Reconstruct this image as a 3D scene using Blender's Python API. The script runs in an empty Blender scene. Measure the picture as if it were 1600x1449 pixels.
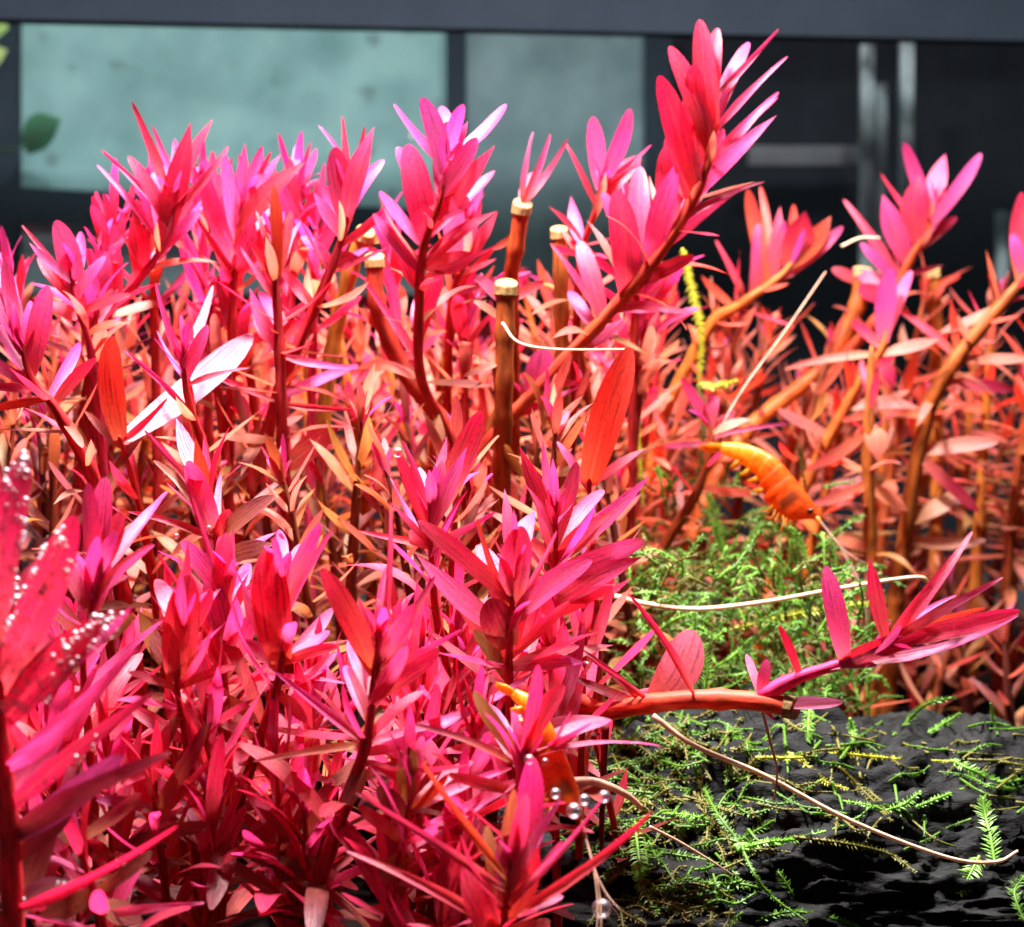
import bpy, bmesh, math, random
from mathutils import Vector, Matrix, noise
from mathutils.bvhtree import BVHTree
random.seed(7)
R = math.radians
S = 0.01                                   # everything is laid out in centimetres
scn = bpy.context.scene
col = scn.collection

# ------------------------------------------------------------------ camera
CAM = Vector((0, 0, 10.5)); PITCH = R(6.0)
RIGHT = Vector((1, 0, 0)); FWD = Vector((0, math.cos(PITCH), -math.sin(PITCH))); UP = Vector((0, math.sin(PITCH), math.cos(PITCH)))
K = 16.0 / 30.0 / 1600.0
cd = bpy.data.cameras.new('camera'); cam = bpy.data.objects.new('camera', cd); col.objects.link(cam)
cam.location = CAM * S; cam.rotation_euler = (R(90) - PITCH, 0, 0)
cd.sensor_width = 36; cd.lens = 36 * 30.0 / 16.0; cd.clip_start = 0.01; cd.clip_end = 20
cd.dof.use_dof = True; cd.dof.focus_distance = 0.285; cd.dof.aperture_fstop = 30
scn.camera = cam
# ------------------------------------------------------------------ light
w = bpy.data.worlds.new('World'); scn.world = w; w.use_nodes = True
w.node_tree.nodes['Background'].inputs[0].default_value = (0.55, 0.72, 0.85, 1)
w.node_tree.nodes['Background'].inputs[1].default_value = 0.085
def lamp(name, loc, target, sx, sy, power, colr):
    l = bpy.data.lights.new(name, 'AREA'); l.shape = 'RECTANGLE'; l.size = sx * S; l.size_y = sy * S; l.energy = power; l.color = colr
    o = bpy.data.objects.new(name, l); col.objects.link(o); o.location = Vector(loc) * S
    o.rotation_euler = (Vector(target) - Vector(loc)).to_track_quat('-Z', 'Y').to_euler()
    return o
LAMP = Vector((-3, 29.5, 31))
lamp('aquarium_lamp_white', LAMP, (-2, 30, 6), 5, 3, 4.5, (1.0, 0.97, 0.95))
lamp('aquarium_lamp_end', (12, 39, 31), (10, 39, 5), 7, 4, 2.1, (1.0, 0.96, 0.9))
lamp('aquarium_lamp_violet', (-3, 34, 31), (-2, 32, 6), 5, 3, 0.5, (0.55, 0.30, 1.0))
lamp('panel_fill_lamp', (-12, 56, 44), (-12, 76, 14), 20, 10, 0.5, (0.9, 1.0, 1.0))  # added fill without a real source, brightens the panels behind the glass
vs = scn.view_settings; vs.view_transform = 'Standard'; vs.look = 'None'; vs.exposure = 0.2; vs.gamma = 1.0; vs.use_curve_mapping = False
scn.cycles.max_bounces = 5; scn.cycles.transparent_max_bounces = 8; scn.cycles.transmission_bounces = 4
scn.cycles.use_adaptive_sampling = True; scn.cycles.adaptive_threshold = 0.04
scn.cycles.caustics_reflective = False; scn.cycles.caustics_refractive = False
scn.cycles.use_denoising = True; scn.cycles.sample_clamp_indirect = 6

def at(px, py, d):                          # a pixel of the 1600x1449 photograph at a distance of d cm
    return CAM + RIGHT * ((px - 800) * K * d) + UP * ((724.5 - py) * K * d) + FWD * d
def rnd(a, b): return random.uniform(a, b)

# ------------------------------------------------------------------ materials
def newmat(name):
    m = bpy.data.materials.new(name); m.use_nodes = True
    nt = m.node_tree; nt.nodes.clear()
    return m, nt
class N:
    def __init__(s, nt): s.nt = nt
    def n(s, t, **kw):
        x = s.nt.nodes.new(t)
        for k, v in kw.items():
            if k.startswith('i_'): 
                key = k[2:]
                key = int(key) if key.isdigit() else key.replace('_', ' ')
                x.inputs[key].default_value = v
            else: setattr(x, k, v)
        return x
    def l(s, a, b): s.nt.links.new(a, b)
    def mix(s, fac, a, b, mode='MIX'):
        x = s.nt.nodes.new('ShaderNodeMix'); x.data_type = 'RGBA'; x.blend_type = mode
        for idx, v in ((0, fac), (6, a), (7, b)):
            if hasattr(v, 'is_linked') or hasattr(v, 'links'): s.l(v, x.inputs[idx])
            else: x.inputs[idx].default_value = v
        return x.outputs[2]
    def math(s, op, a, b=0.0, clamp=False):
        x = s.nt.nodes.new('ShaderNodeMath'); x.operation = op; x.use_clamp = clamp
        for idx, v in ((0, a), (1, b)):
            if hasattr(v, 'links'): s.l(v, x.inputs[idx])
            else: x.inputs[idx].default_value = v
        return x.outputs[0]
    def ramp(s, src, stops):
        x = s.nt.nodes.new('ShaderNodeValToRGB'); s.l(src, x.inputs[0])
        e = x.color_ramp.elements
        while len(e) < len(stops): e.new(0.5)
        for i, (p, c) in enumerate(stops): e[i].position = p; e[i].color = c if len(c) == 4 else (*c, 1)
        return x.outputs[0]

def leaf_material():
    m, nt = newmat('leaf'); g = N(nt)
    oi = g.n('ShaderNodeObjectInfo'); tc = g.n('ShaderNodeTexCoord')
    sep = g.n('ShaderNodeSeparateXYZ'); g.l(tc.outputs['UV'], sep.inputs[0])
    u, v = sep.outputs[0], sep.outputs[1]
    rv = g.math('MULTIPLY', oi.outputs['Random'], 37.0)
    # fine lengthwise veins
    mp = g.n('ShaderNodeMapping'); g.l(tc.outputs['UV'], mp.inputs[0]); mp.inputs['Scale'].default_value = (11, 1.6, 1)
    cmb = g.n('ShaderNodeCombineXYZ'); g.l(rv, cmb.inputs[0]); g.l(rv, cmb.inputs[1]); g.l(cmb.outputs[0], mp.inputs['Location'])
    vn = g.n('ShaderNodeTexNoise', i_Scale=1.0, i_Detail=3.0, i_Roughness=0.6); g.l(mp.outputs[0], vn.inputs['Vector'])
    mp2 = g.n('ShaderNodeMapping'); g.l(tc.outputs['UV'], mp2.inputs[0]); mp2.inputs['Scale'].default_value = (7, 26, 1); g.l(cmb.outputs[0], mp2.inputs['Location'])
    sp = g.n('ShaderNodeTexNoise', i_Scale=1.0, i_Detail=4.0, i_Roughness=0.65); g.l(mp2.outputs[0], sp.inputs['Vector'])
    mp3 = g.n('ShaderNodeMapping'); g.l(tc.outputs['UV'], mp3.inputs[0]); mp3.inputs['Scale'].default_value = (1.2, 2.6, 1); g.l(cmb.outputs[0], mp3.inputs['Location'])
    bl = g.n('ShaderNodeTexNoise', i_Scale=1.0, i_Detail=3.0); g.l(mp3.outputs[0], bl.inputs['Vector'])
    # midrib
    mid = g.math('ABSOLUTE', g.math('SUBTRACT', u, 0.5))
    rib = g.math('SUBTRACT', 1.0, g.math('DIVIDE', mid, 0.045), clamp=True)
    rib = g.math('MULTIPLY', rib, g.math('SUBTRACT', 1.05, v, clamp=True))
    c = oi.outputs['Color']
    veins = g.ramp(vn.outputs[0], [(0.34, (0.45, 0.42, 0.45)), (0.50, (1, 1, 1)), (0.72, (1.0, 1.0, 1.0))])
    c1 = g.mix(0.75, c, veins, 'MULTIPLY')
    spk = g.ramp(sp.outputs[0], [(0.36, (0.6, 0.55, 0.6)), (0.5, (1, 1, 1))])
    c1 = g.mix(0.45, c1, spk, 'MULTIPLY')
    base = g.math('POWER', g.math('SUBTRACT', 1.0, v, clamp=True), 2.6)
    base = g.math('MULTIPLY', base, 0.85)
    old = g.math('MULTIPLY', oi.outputs['Alpha'], base)
    c2 = g.mix(old, c1, (0.62, 0.30, 0.07, 1))
    blf = g.ramp(bl.outputs[0], [(0.42, (0, 0, 0)), (0.75, (0.6, 0.6, 0.6))])
    c2 = g.mix(g.math('MULTIPLY', blf, g.math('ADD', g.math('MULTIPLY', oi.outputs['Alpha'], 0.7), 0.12)), c2, (0.46, 0.19, 0.05, 1))
    c3 = g.mix(g.math('MULTIPLY', rib, 0.35), c2, (0.75, 0.22, 0.12, 1))
    bump = g.n('ShaderNodeBump', i_Strength=0.35, i_Distance=0.0003)
    g.l(g.math('ADD', vn.outputs[0], g.math('MULTIPLY', sp.outputs[0], 0.6)), bump.inputs['Height'])
    p = g.n('ShaderNodeBsdfPrincipled', i_Roughness=0.34)
    p.inputs['Specular IOR Level'].default_value = 0.5
    g.l(c3, p.inputs['Base Color']); g.l(bump.outputs[0], p.inputs['Normal'])
    rr = g.ramp(sp.outputs[0], [(0.3, (0.30,) * 3), (0.7, (0.56,) * 3)]); g.l(rr, p.inputs['Roughness'])
    t = g.n('ShaderNodeBsdfTranslucent')
    tcol = g.mix(1.0, c3, c3, 'MULTIPLY'); tcol = g.mix(0.55, c3, tcol); tcol = g.mix(0.85, tcol, (1.2, 1.0, 1.05, 1), 'MULTIPLY')
    g.l(tcol, t.inputs['Color']); g.l(bump.outputs[0], t.inputs['Normal'])
    ms = g.n('ShaderNodeMixShader', i_0=0.6); g.l(p.outputs[0], ms.inputs[1]); g.l(t.outputs[0], ms.inputs[2])
    out = g.n('ShaderNodeOutputMaterial'); g.l(ms.outputs[0], out.inputs[0])
    return m
def stem_material():
    m, nt = newmat('stem'); g = N(nt)
    oi = g.n('ShaderNodeObjectInfo'); tc = g.n('ShaderNodeTexCoord')
    mp = g.n('ShaderNodeMapping'); g.l(tc.outputs['UV'], mp.inputs[0]); mp.inputs['Scale'].default_value = (9, 2.5, 1)
    n1 = g.n('ShaderNodeTexNoise', i_Scale=1.0, i_Detail=4.0); g.l(mp.outputs[0], n1.inputs['Vector'])
    mp2 = g.n('ShaderNodeMapping'); g.l(tc.outputs['UV'], mp2.inputs[0]); mp2.inputs['Scale'].default_value = (2, 1.2, 1)
    n2 = g.n('ShaderNodeTexNoise', i_Scale=1.0, i_Detail=3.0); g.l(mp2.outputs[0], n2.inputs['Vector'])
    st = g.ramp(n1.outputs[0], [(0.32, (0.3, 0.3, 0.3)), (0.62, (1.15, 1.15, 1.15))])
    c = g.mix(0.8, oi.outputs['Color'], st, 'MULTIPLY')
    f = g.ramp(n2.outputs[0], [(0.45, (0, 0, 0)), (0.7, (0.55, 0.55, 0.55))])
    c = g.mix(g.math('MULTIPLY', f, oi.outputs['Alpha']), c, (0.34, 0.12, 0.02, 1))
    bump = g.n('ShaderNodeBump', i_Strength=0.3, i_Distance=0.0003); g.l(n1.outputs[0], bump.inputs['Height'])
    p = g.n('ShaderNodeBsdfPrincipled', i_Roughness=0.55); p.inputs['Specular IOR Level'].default_value = 0.3; g.l(c, p.inputs['Base Color']); g.l(bump.outputs[0], p.inputs['Normal'])
    t = g.n('ShaderNodeBsdfTranslucent'); g.l(c, t.inputs['Color'])
    ms = g.n('ShaderNodeMixShader', i_0=0.22); g.l(p.outputs[0], ms.inputs[1]); g.l(t.outputs[0], ms.inputs[2])
    out = g.n('ShaderNodeOutputMaterial'); g.l(ms.outputs[0], out.inputs[0])
    return m
def plain(name, c, rough=0.6, nscale=200.0, amt=0.35, c2=None, bump=0.3, bd=0.0008, spec=0.5, detail=6, transl=0.0, stretch=(1, 1, 1)):
    m, nt = newmat(name); g = N(nt)
    tc = g.n('ShaderNodeTexCoord'); mp = g.n('ShaderNodeMapping'); g.l(tc.outputs['Object'], mp.inputs[0]); mp.inputs['Scale'].default_value = stretch
    n1 = g.n('ShaderNodeTexNoise', i_Scale=nscale, i_Detail=float(detail), i_Roughness=0.6); g.l(mp.outputs[0], n1.inputs['Vector'])
    c2 = c2 or tuple(x * 0.4 for x in c)
    cc = g.ramp(n1.outputs[0], [(0.5 - amt * 0.5, (*c2, 1)), (0.5 + amt * 0.5, (*c, 1))])
    b = g.n('ShaderNodeBump', i_Strength=bump, i_Distance=bd); g.l(n1.outputs[0], b.inputs['Height'])
    p = g.n('ShaderNodeBsdfPrincipled', i_Roughness=rough); p.inputs['Specular IOR Level'].default_value = spec
    g.l(cc, p.inputs['Base Color']); g.l(b.outputs[0], p.inputs['Normal'])
    out = g.n('ShaderNodeOutputMaterial')
    if transl:
        t = g.n('ShaderNodeBsdfTranslucent'); g.l(cc, t.inputs[0])
        ms = g.n('ShaderNodeMixShader', i_0=transl); g.l(p.outputs[0], ms.inputs[1]); g.l(t.outputs[0], ms.inputs[2]); g.l(ms.outputs[0], out.inputs[0])
    else: g.l(p.outputs[0], out.inputs[0])
    return m
def glass_material(name, tint, gloss, ior=1.33, mixf=None):
    m, nt = newmat(name); g = N(nt)
    t = g.n('ShaderNodeBsdfTransparent'); t.inputs[0].default_value = (*tint, 1)
    gl = g.n('ShaderNodeBsdfGlossy', i_Roughness=0.08); gl.inputs[0].default_value = (1, 1, 1, 1)
    ms = g.n('ShaderNodeMixShader')
    if mixf is None:
        lw = g.n('ShaderNodeLayerWeight', i_Blend=gloss); g.l(lw.outputs['Facing'], ms.inputs[0])
    else: ms.inputs[0].default_value = mixf
    g.l(t.outputs[0], ms.inputs[1]); g.l(gl.outputs[0], ms.inputs[2])
    out = g.n('ShaderNodeOutputMaterial'); g.l(ms.outputs[0], out.inputs[0])
    return m
def shrimp_material():
    m, nt = newmat('shrimp_shell'); g = N(nt)
    tc = g.n('ShaderNodeTexCoord'); sep = g.n('ShaderNodeSeparateXYZ'); g.l(tc.outputs['UV'], sep.inputs[0])
    n1 = g.n('ShaderNodeTexNoise', i_Scale=900.0, i_Detail=5.0); g.l(tc.outputs['Object'], n1.inputs['Vector'])
    n2 = g.n('ShaderNodeTexNoise', i_Scale=260.0, i_Detail=3.0); g.l(tc.outputs['Object'], n2.inputs['Vector'])
    c = g.ramp(sep.outputs[1], [(0.0, (0.90, 0.48, 0.03)), (0.28, (0.95, 0.33, 0.01)), (0.48, (0.90, 0.12, 0.006)), (1.0, (0.88, 0.11, 0.008))])
    sp = g.ramp(n1.outputs[0], [(0.33, (0.55, 0.3, 0.3)), (0.5, (1, 1, 1))]); c = g.mix(0.7, c, sp, 'MULTIPLY')
    yl = g.ramp(n2.outputs[0], [(0.58, (0, 0, 0)), (0.75, (0.3, 0.3, 0.3))]); c = g.mix(yl, c, (0.9, 0.36, 0.02, 1))
    # dark gut patch high in the carapace
    d = g.math('ABSOLUTE', g.math('SUBTRACT', sep.outputs[1], 0.70)); d = g.math('SUBTRACT', 1.0, g.math('DIVIDE', d, 0.075), clamp=True)
    e = g.math('ABSOLUTE', g.math('SUBTRACT', sep.outputs[0], 0.5)); e = g.math('SUBTRACT', 1.0, g.math('DIVIDE', e, 0.30), clamp=True)
    k = g.math('MULTIPLY', g.math('MULTIPLY', d, 1.6, clamp=True), g.math('MULTIPLY', e, 2.0, clamp=True)); c = g.mix(g.math('MULTIPLY', k, 0.8), c, (0.10, 0.03, 0.008, 1))
    p = g.n('ShaderNodeBsdfPrincipled', i_Roughness=0.35); g.l(c, p.inputs['Base Color'])
    t = g.n('ShaderNodeBsdfTranslucent'); g.l(c, t.inputs[0])
    ms = g.n('ShaderNodeMixShader', i_0=0.5); g.l(p.outputs[0], ms.inputs[1]); g.l(t.outputs[0], ms.inputs[2])
    out = g.n('ShaderNodeOutputMaterial'); g.l(ms.outputs[0], out.inputs[0])
    return m
M = {}
M['leaf'] = leaf_material(); M['stem'] = stem_material(); M['shrimp'] = shrimp_material()
M['cut'] = plain('cut_pith', (0.50, 0.32, 0.10), 0.7, 900, 0.5, (0.16, 0.06, 0.012), transl=0.15)
M['root'] = plain('pale_root', (0.88, 0.66, 0.48), 0.45, 300, 0.6, (0.62, 0.36, 0.20), transl=0.2)
M['moss'] = plain('moss_green', (0.15, 0.32, 0.025), 0.5, 160, 0.7, (0.05, 0.13, 0.012), transl=0.4)
M['moss_bright'] = plain('moss_bright', (0.34, 0.64, 0.10), 0.45, 300, 0.6, (0.14, 0.34, 0.035), transl=0.4)
M['moss_brown'] = plain('moss_brown', (0.20, 0.17, 0.02), 0.6, 220, 0.7, (0.08, 0.085, 0.012), transl=0.3)
M['moss_yellow'] = plain('moss_yellow', (0.58, 0.56, 0.04), 0.5, 220, 0.7, (0.36, 0.38, 0.03), transl=0.4)
M['rock'] = plain('dark_rock', (0.013, 0.0135, 0.012), 0.65, 150, 0.42, (0.0008, 0.0008, 0.0010), bump=1.0, bd=0.0016, detail=14, spec=0.12, stretch=(0.6, 1, 1.9))
M['soil'] = plain('soil', (0.008, 0.004, 0.003), 0.9, 500, 0.6, (0.002, 0.0012, 0.001), bump=0.8, bd=0.002, spec=0.05)
def bubble_material():
    m, nt = newmat('air_bubble'); g = N(nt)
    t = g.n('ShaderNodeBsdfTransparent'); t.inputs[0].default_value = (1, 0.97, 0.98, 1)
    gl = g.n('ShaderNodeBsdfGlossy', i_Roughness=0.45); gl.inputs[0].default_value = (1, 0.86, 0.9, 1)  # pink tint stands in for reflections of the red leaves
    lw = g.n('ShaderNodeLayerWeight', i_Blend=0.45); f = g.math('ADD', g.math('MULTIPLY', lw.outputs['Facing'], 0.22), 0.10, clamp=True)
    ms = g.n('ShaderNodeMixShader'); g.l(f, ms.inputs[0]); g.l(t.outputs[0], ms.inputs[1]); g.l(gl.outputs[0], ms.inputs[2])
    out = g.n('ShaderNodeOutputMaterial'); g.l(ms.outputs[0], out.inputs[0])
    return m
M['bubble'] = bubble_material()
M['glass'] = glass_material('pane_glass', (0.93, 0.97, 0.97), 0.05, mixf=0.03)
M['antenna'] = plain('antenna', (0.75, 0.42, 0.28), 0.5, 300, 0.5, transl=0.3)
M['eye'] = plain('eye', (0.015, 0.01, 0.01), 0.15, 300, 0.5)
# ------------------------------------------------------------------ mesh helpers
def link(name, me, mat=None, parent=None, origin=None):
    o = bpy.data.objects.new(name, me); col.objects.link(o)
    if mat is not None and not me.materials: me.materials.append(mat)
    if parent is not None: o.parent = parent
    return o
def tag(o, label=None, cat=None, group=None, kind=None):
    for k, v in (('label', label), ('category', cat), ('group', group), ('kind', kind)):
        if v: o[k] = v
    return o
def empty(name, p_cm):
    o = bpy.data.objects.new(name, None); col.objects.link(o); o.location = p_cm * S; o.empty_display_size = 0.005
    return o
def catmull(pts, n):
    P = [Vector(p) for p in pts]
    if len(P) == 2: return [P[0].lerp(P[1], i / n) for i in range(n + 1)]
    out = []; segs = len(P) - 1
    for i in range(n + 1):
        x = i / n * segs; k = min(int(x), segs - 1); t = x - k
        p0 = P[k - 1] if k > 0 else P[0] * 2 - P[1]; p1, p2 = P[k], P[k + 1]; p3 = P[k + 2] if k + 2 <= segs else P[-1] * 2 - P[-2]
        out.append(0.5 * (2 * p1 + (p2 - p0) * t + (2 * p0 - 5 * p1 + 4 * p2 - p3) * t * t + (3 * p1 - p0 - 3 * p2 + p3) * t ** 3))
    return out
def tube_data(path, rad, sides, origin, sq=None, cap=True):
    """path in cm, rad a list in cm; vertices come out in metres about origin"""
    vs_, fs, uv = [], [], []
    prev = None; n = len(path); acc = 0.0
    for i, p in enumerate(path):
        t = (path[min(i + 1, n - 1)] - path[max(i - 1, 0)]).normalized()
        if prev is None:
            a = Vector((0, 1, 0)) if abs(t.y) < 0.9 else Vector((1, 0, 0))
            x = t.cross(a).normalized()
        else: x = (prev - t * prev.dot(t)).normalized()
        prev = x; y = t.cross(x)
        if i: acc += (p - path[i - 1]).length
        for s in range(sides):
            a = 2 * math.pi * s / sides
            ry = rad[i] * (sq[i] if sq else 1.0)
            vs_.append((p + x * (math.cos(a) * rad[i]) + y * (math.sin(a) * ry) - origin) * S); uv.append((s / sides, acc))
    for i in range(n - 1):
        for s in range(sides):
            s2 = (s + 1) % sides
            fs.append((i * sides + s, i * sides + s2, (i + 1) * sides + s2, (i + 1) * sides + s))
    if cap:
        fs.append(tuple(range(sides))[::-1]); fs.append(tuple((n - 1) * sides + s for s in range(sides)))
    return vs_, fs, uv
def mesh_from(name, vs_, fs, uv=None, smooth=True):
    me = bpy.data.meshes.new(name); me.from_pydata([tuple(v) for v in vs_], [], fs)
    if uv:
        ul = me.uv_layers.new(name='UVMap')
        vi = [0] * len(me.loops); me.loops.foreach_get('vertex_index', vi)
        flat = []
        for i in vi: flat += uv[i]
        ul.data.foreach_set('uv', flat)
    if smooth: me.polygons.foreach_set('use_smooth', [True] * len(me.polygons))
    me.update()
    return me
def tube(name, path, rad, mat, parent=None, sides=8, origin=None, color=None):
    origin = origin if origin is not None else Vector((0, 0, 0))
    v, f, u = tube_data(path, rad, sides, origin)
    o = link(name, mesh_from(name, v, f, u), mat, parent)
    if color: o.color = (*color, 0.15 if color[1] < 0.045 else 1.0)
    return o

# ------------------------------------------------------------------ leaf templates
TR = [0.0, 0.08, 0.2, 0.35, 0.5, 0.64, 0.76, 0.86, 0.94, 0.985]
def outline(t, kind):
    if kind == 0:   # strap with a blunt round tip, widest beyond the middle
        b = 0.50 + 0.50 * (1 - (1 - min(t / 0.5, 1)) ** 2)
        e = 1.0 if t < 0.52 else max(0.0, 1 - ((t - 0.52) / 0.483) ** 2.4) ** 0.6
        return b * e
    if kind == 1:   # lance shaped
        return (0.22 + 0.78 * math.sin(math.pi * min(1, t * 0.92 + 0.05)) ** 0.9) * (1 - t ** 7)
    b = 0.30 + 0.70 * (1 - (1 - min(t / 0.35, 1)) ** 2)      # long ribbon tapering to a narrow tip
    return b * (1 - max(0, t - 0.3) / 0.7 * 0.72) * (1.0 if t < 0.9 else math.sqrt(max(0.05, 1 - ((t - 0.9) / 0.101) ** 2)))
def leaf_mesh(kind, bow, side, fold, twist, wav, wide, ph):
    vs_, fs, uv = [], [], []
    for i, t in enumerate(TR):
        hw = 0.5 * outline(t, kind)
        cx = side * (t - t * t) * 4; cz = bow * (t - t * t) * 4
        a = twist * (t - 0.3)
        for j, s in enumerate((-1, 0, 1)):
            x = s * hw; z = abs(s) * fold * hw * (1 - 0.3 * t) + wav * math.sin(t * 13 + ph + s * 1.3) * abs(s) * 0.5
            xr = x * math.cos(a) - z * math.sin(a) * 1.0; zr = x * math.sin(a) + z * math.cos(a)
            vs_.append((xr + cx / max(wide, 0.01), t, zr * wide + cz)); uv.append((0.5 + s * 0.5 * (0.25 + 0.75 * outline(t, kind)), t))
    n = len(TR)
    vs_.append((0, 1.0, 0)); uv.append((0.5, 1.0))
    for i in range(n - 1):
        for j in (0, 1):
            a = i * 3 + j; fs.append((a, a + 1, a + 4, a + 3))
    k = (n - 1) * 3; fs += [(k, k + 1, n * 3), (k + 1, k + 2, n * 3)]
    return mesh_from('leaf', vs_, fs, uv)
LEAVES = {}
for kind in (0, 1, 2):
    for bowk, br in (('flat', (-0.02, 0.03)), ('arch', (0.05, 0.11)), ('droop', (0.12, 0.2)), ('cup', (-0.10, -0.04))):
        L = []
        for q in range(5):
            me = leaf_mesh(kind, rnd(*br), rnd(-0.045, 0.045), rnd(0.08, 0.42), rnd(-0.5, 0.5), rnd(0.0, 0.07), 0.2, rnd(0, 6))
            me.materials.append(M['leaf']); L.append(me)
        LEAVES[kind, bowk] = L
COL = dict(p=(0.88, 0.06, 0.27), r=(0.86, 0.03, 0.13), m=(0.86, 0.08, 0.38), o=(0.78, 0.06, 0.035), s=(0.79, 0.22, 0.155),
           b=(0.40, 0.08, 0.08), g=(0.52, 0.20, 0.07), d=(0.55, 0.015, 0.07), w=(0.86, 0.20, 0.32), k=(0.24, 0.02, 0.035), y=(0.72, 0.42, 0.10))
def jitter(c, a=0.24):
    k = rnd(1 - a, 1 + a * 0.6)
    return tuple(max(0.004, min(0.95, x * k * rnd(1 - a * 0.8, 1 + a * 0.8))) for x in c)
def put_leaf(parent, base, tip, width, nrm, colr, kind=0, bow='flat', old=0.5, name='leaf'):
    ax = tip - base; L = ax.length
    y = ax / L; z = nrm - y * nrm.dot(y)
    if z.length < 1e-4: z = Vector((0, 0, 1)) - y * y.z
    z.normalize(); x = y.cross(z)
    me = random.choice(LEAVES[kind, bow])
    o = bpy.data.objects.new(name, me); col.objects.link(o); o.parent = parent
    loc = (base * S) - parent.location
    wq = width * S; zl = L * S
    o.matrix_basis = Matrix((( x.x * wq, y.x * zl, z.x * zl, loc.x), (x.y * wq, y.y * zl, z.y * zl, loc.y), (x.z * wq, y.z * zl, z.z * zl, loc.z), (0, 0, 0, 1)))
    o.color = (*jitter(colr), old)
    return o
def ground_tail(P, bend=0.75):
    """carry a stem on from its last point down into the substrate"""
    d = (P[-1] - P[-2]).normalized(); out = list(P); p = P[-1].copy()
    for _ in range(14):
        d = (d * bend + Vector((0, 0.0, -1)) * (1 - bend)).normalized()
        if d.z > -0.25: d = Vector((d.x, d.y, -0.25)).normalized()
        p = p + d * 1.1
        if p.z < -0.15:
            q = out[-1]; t = (q.z + 0.15) / max(1e-6, q.z - p.z); out.append(q.lerp(p, t)); break
        out.append(p.copy())
    return out
def build_stem(parent, path, r0, r1, colr, gap, cut=False):
    """tube with swollen nodes; path runs from the tip down"""
    n = max(10, int(sum((path[i] - path[i + 1]).length for i in range(len(path) - 1)) / 0.16)); n = min(n, 90)
    c = catmull(path, n); rad = []; acc = 0
    for i, p in enumerate(c):
        if i: acc += (c[i] - c[i - 1]).length
        t = i / n; r = r0 + (r1 - r0) * min(1, t * 1.6)
        if not cut: r *= 0.45 + 0.55 * min(1.0, acc / 2.2)
        ph = (acc % gap) / gap; r *= 1 + 0.22 * math.exp(-((min(ph, 1 - ph)) * gap / 0.11) ** 2)
        rad.append(r)
    if not cut: rad[0] *= 0.4
    org = parent.location / S
    o = tube('stem', c, rad, M['stem'], parent, 9, org, colr)
    if cut:
        d = (c[0] - c[1]).normalized(); r0 = rad[0]
        v, f, u = tube_data([c[0] - d * 0.06, c[0] + d * 0.05, c[0] + d * 0.06], [r0 * 1.0, r0 * 0.99, r0 * 0.8], 12, org)
        tc_ = (c[0] - org) * S; away = (c[0] - CAM); away = (away - d * away.dot(d)).normalized()
        v = [q + (d * (0.42 * (q - tc_).dot(away)) if k >= 12 else d * (-r0 * .45 * S)) for k, q in enumerate(v)]
        link('cut_end', mesh_from('cut_end', v, f, u, False), M['cut'], parent)
    return c
def whorl(parent, c, s0, s1, gap, k, l0, l1, w0, w1, a0, a1, cols, old, kind=0, phase=0.0, droop=0.0, jit=0.25):
    """leaves in whorls of k along the stem samples c, from length s0 to s1 (cm below the tip)"""
    acc = 0.0; nxt = s0; node = 0
    for i in range(1, len(c)):
        seg = (c[i] - c[i - 1]).length; acc += seg
        while acc >= nxt and nxt <= s1:
            t = (nxt - s0) / max(1e-6, s1 - s0)
            p = c[i]; ax = (c[max(0, i - 2)] - c[min(len(c) - 1, i + 1)]).normalized()
            e = Vector((0, 1, 0)); e = (e - ax * e.dot(ax)).normalized(); f = ax.cross(e)
            for q in range(k):
                a = phase + node * (math.pi / k + 0.25) + q * 2 * math.pi / k + rnd(-0.3, 0.3)
                out = e * math.cos(a) + f * math.sin(a)
                ang = R(a0 + (a1 - a0) * t ** 0.8) + rnd(-jit, jit)
                d = (ax * math.cos(ang) + out * math.sin(ang)); d.z -= droop * t; d.normalize()
                L = (l0 + (l1 - l0) * min(1, t * 1.3)) * rnd(0.65, 1.25); W = (w0 + (w1 - w0) * min(1, t * 1.4)) * rnd(0.6, 1.0)
                nn = ax - d * ax.dot(d)
                nn = (nn.normalized() + Vector((rnd(-.4, .4), rnd(-.4, .4), rnd(-.2, .4))))
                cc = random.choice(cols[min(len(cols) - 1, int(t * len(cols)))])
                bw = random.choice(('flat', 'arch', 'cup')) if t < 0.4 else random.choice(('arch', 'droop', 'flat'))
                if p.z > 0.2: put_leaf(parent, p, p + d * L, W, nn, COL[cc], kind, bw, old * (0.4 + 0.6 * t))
            nxt += gap * rnd(0.8, 1.2) * (0.55 + 0.6 * t); node += 1
HALF = None
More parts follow.
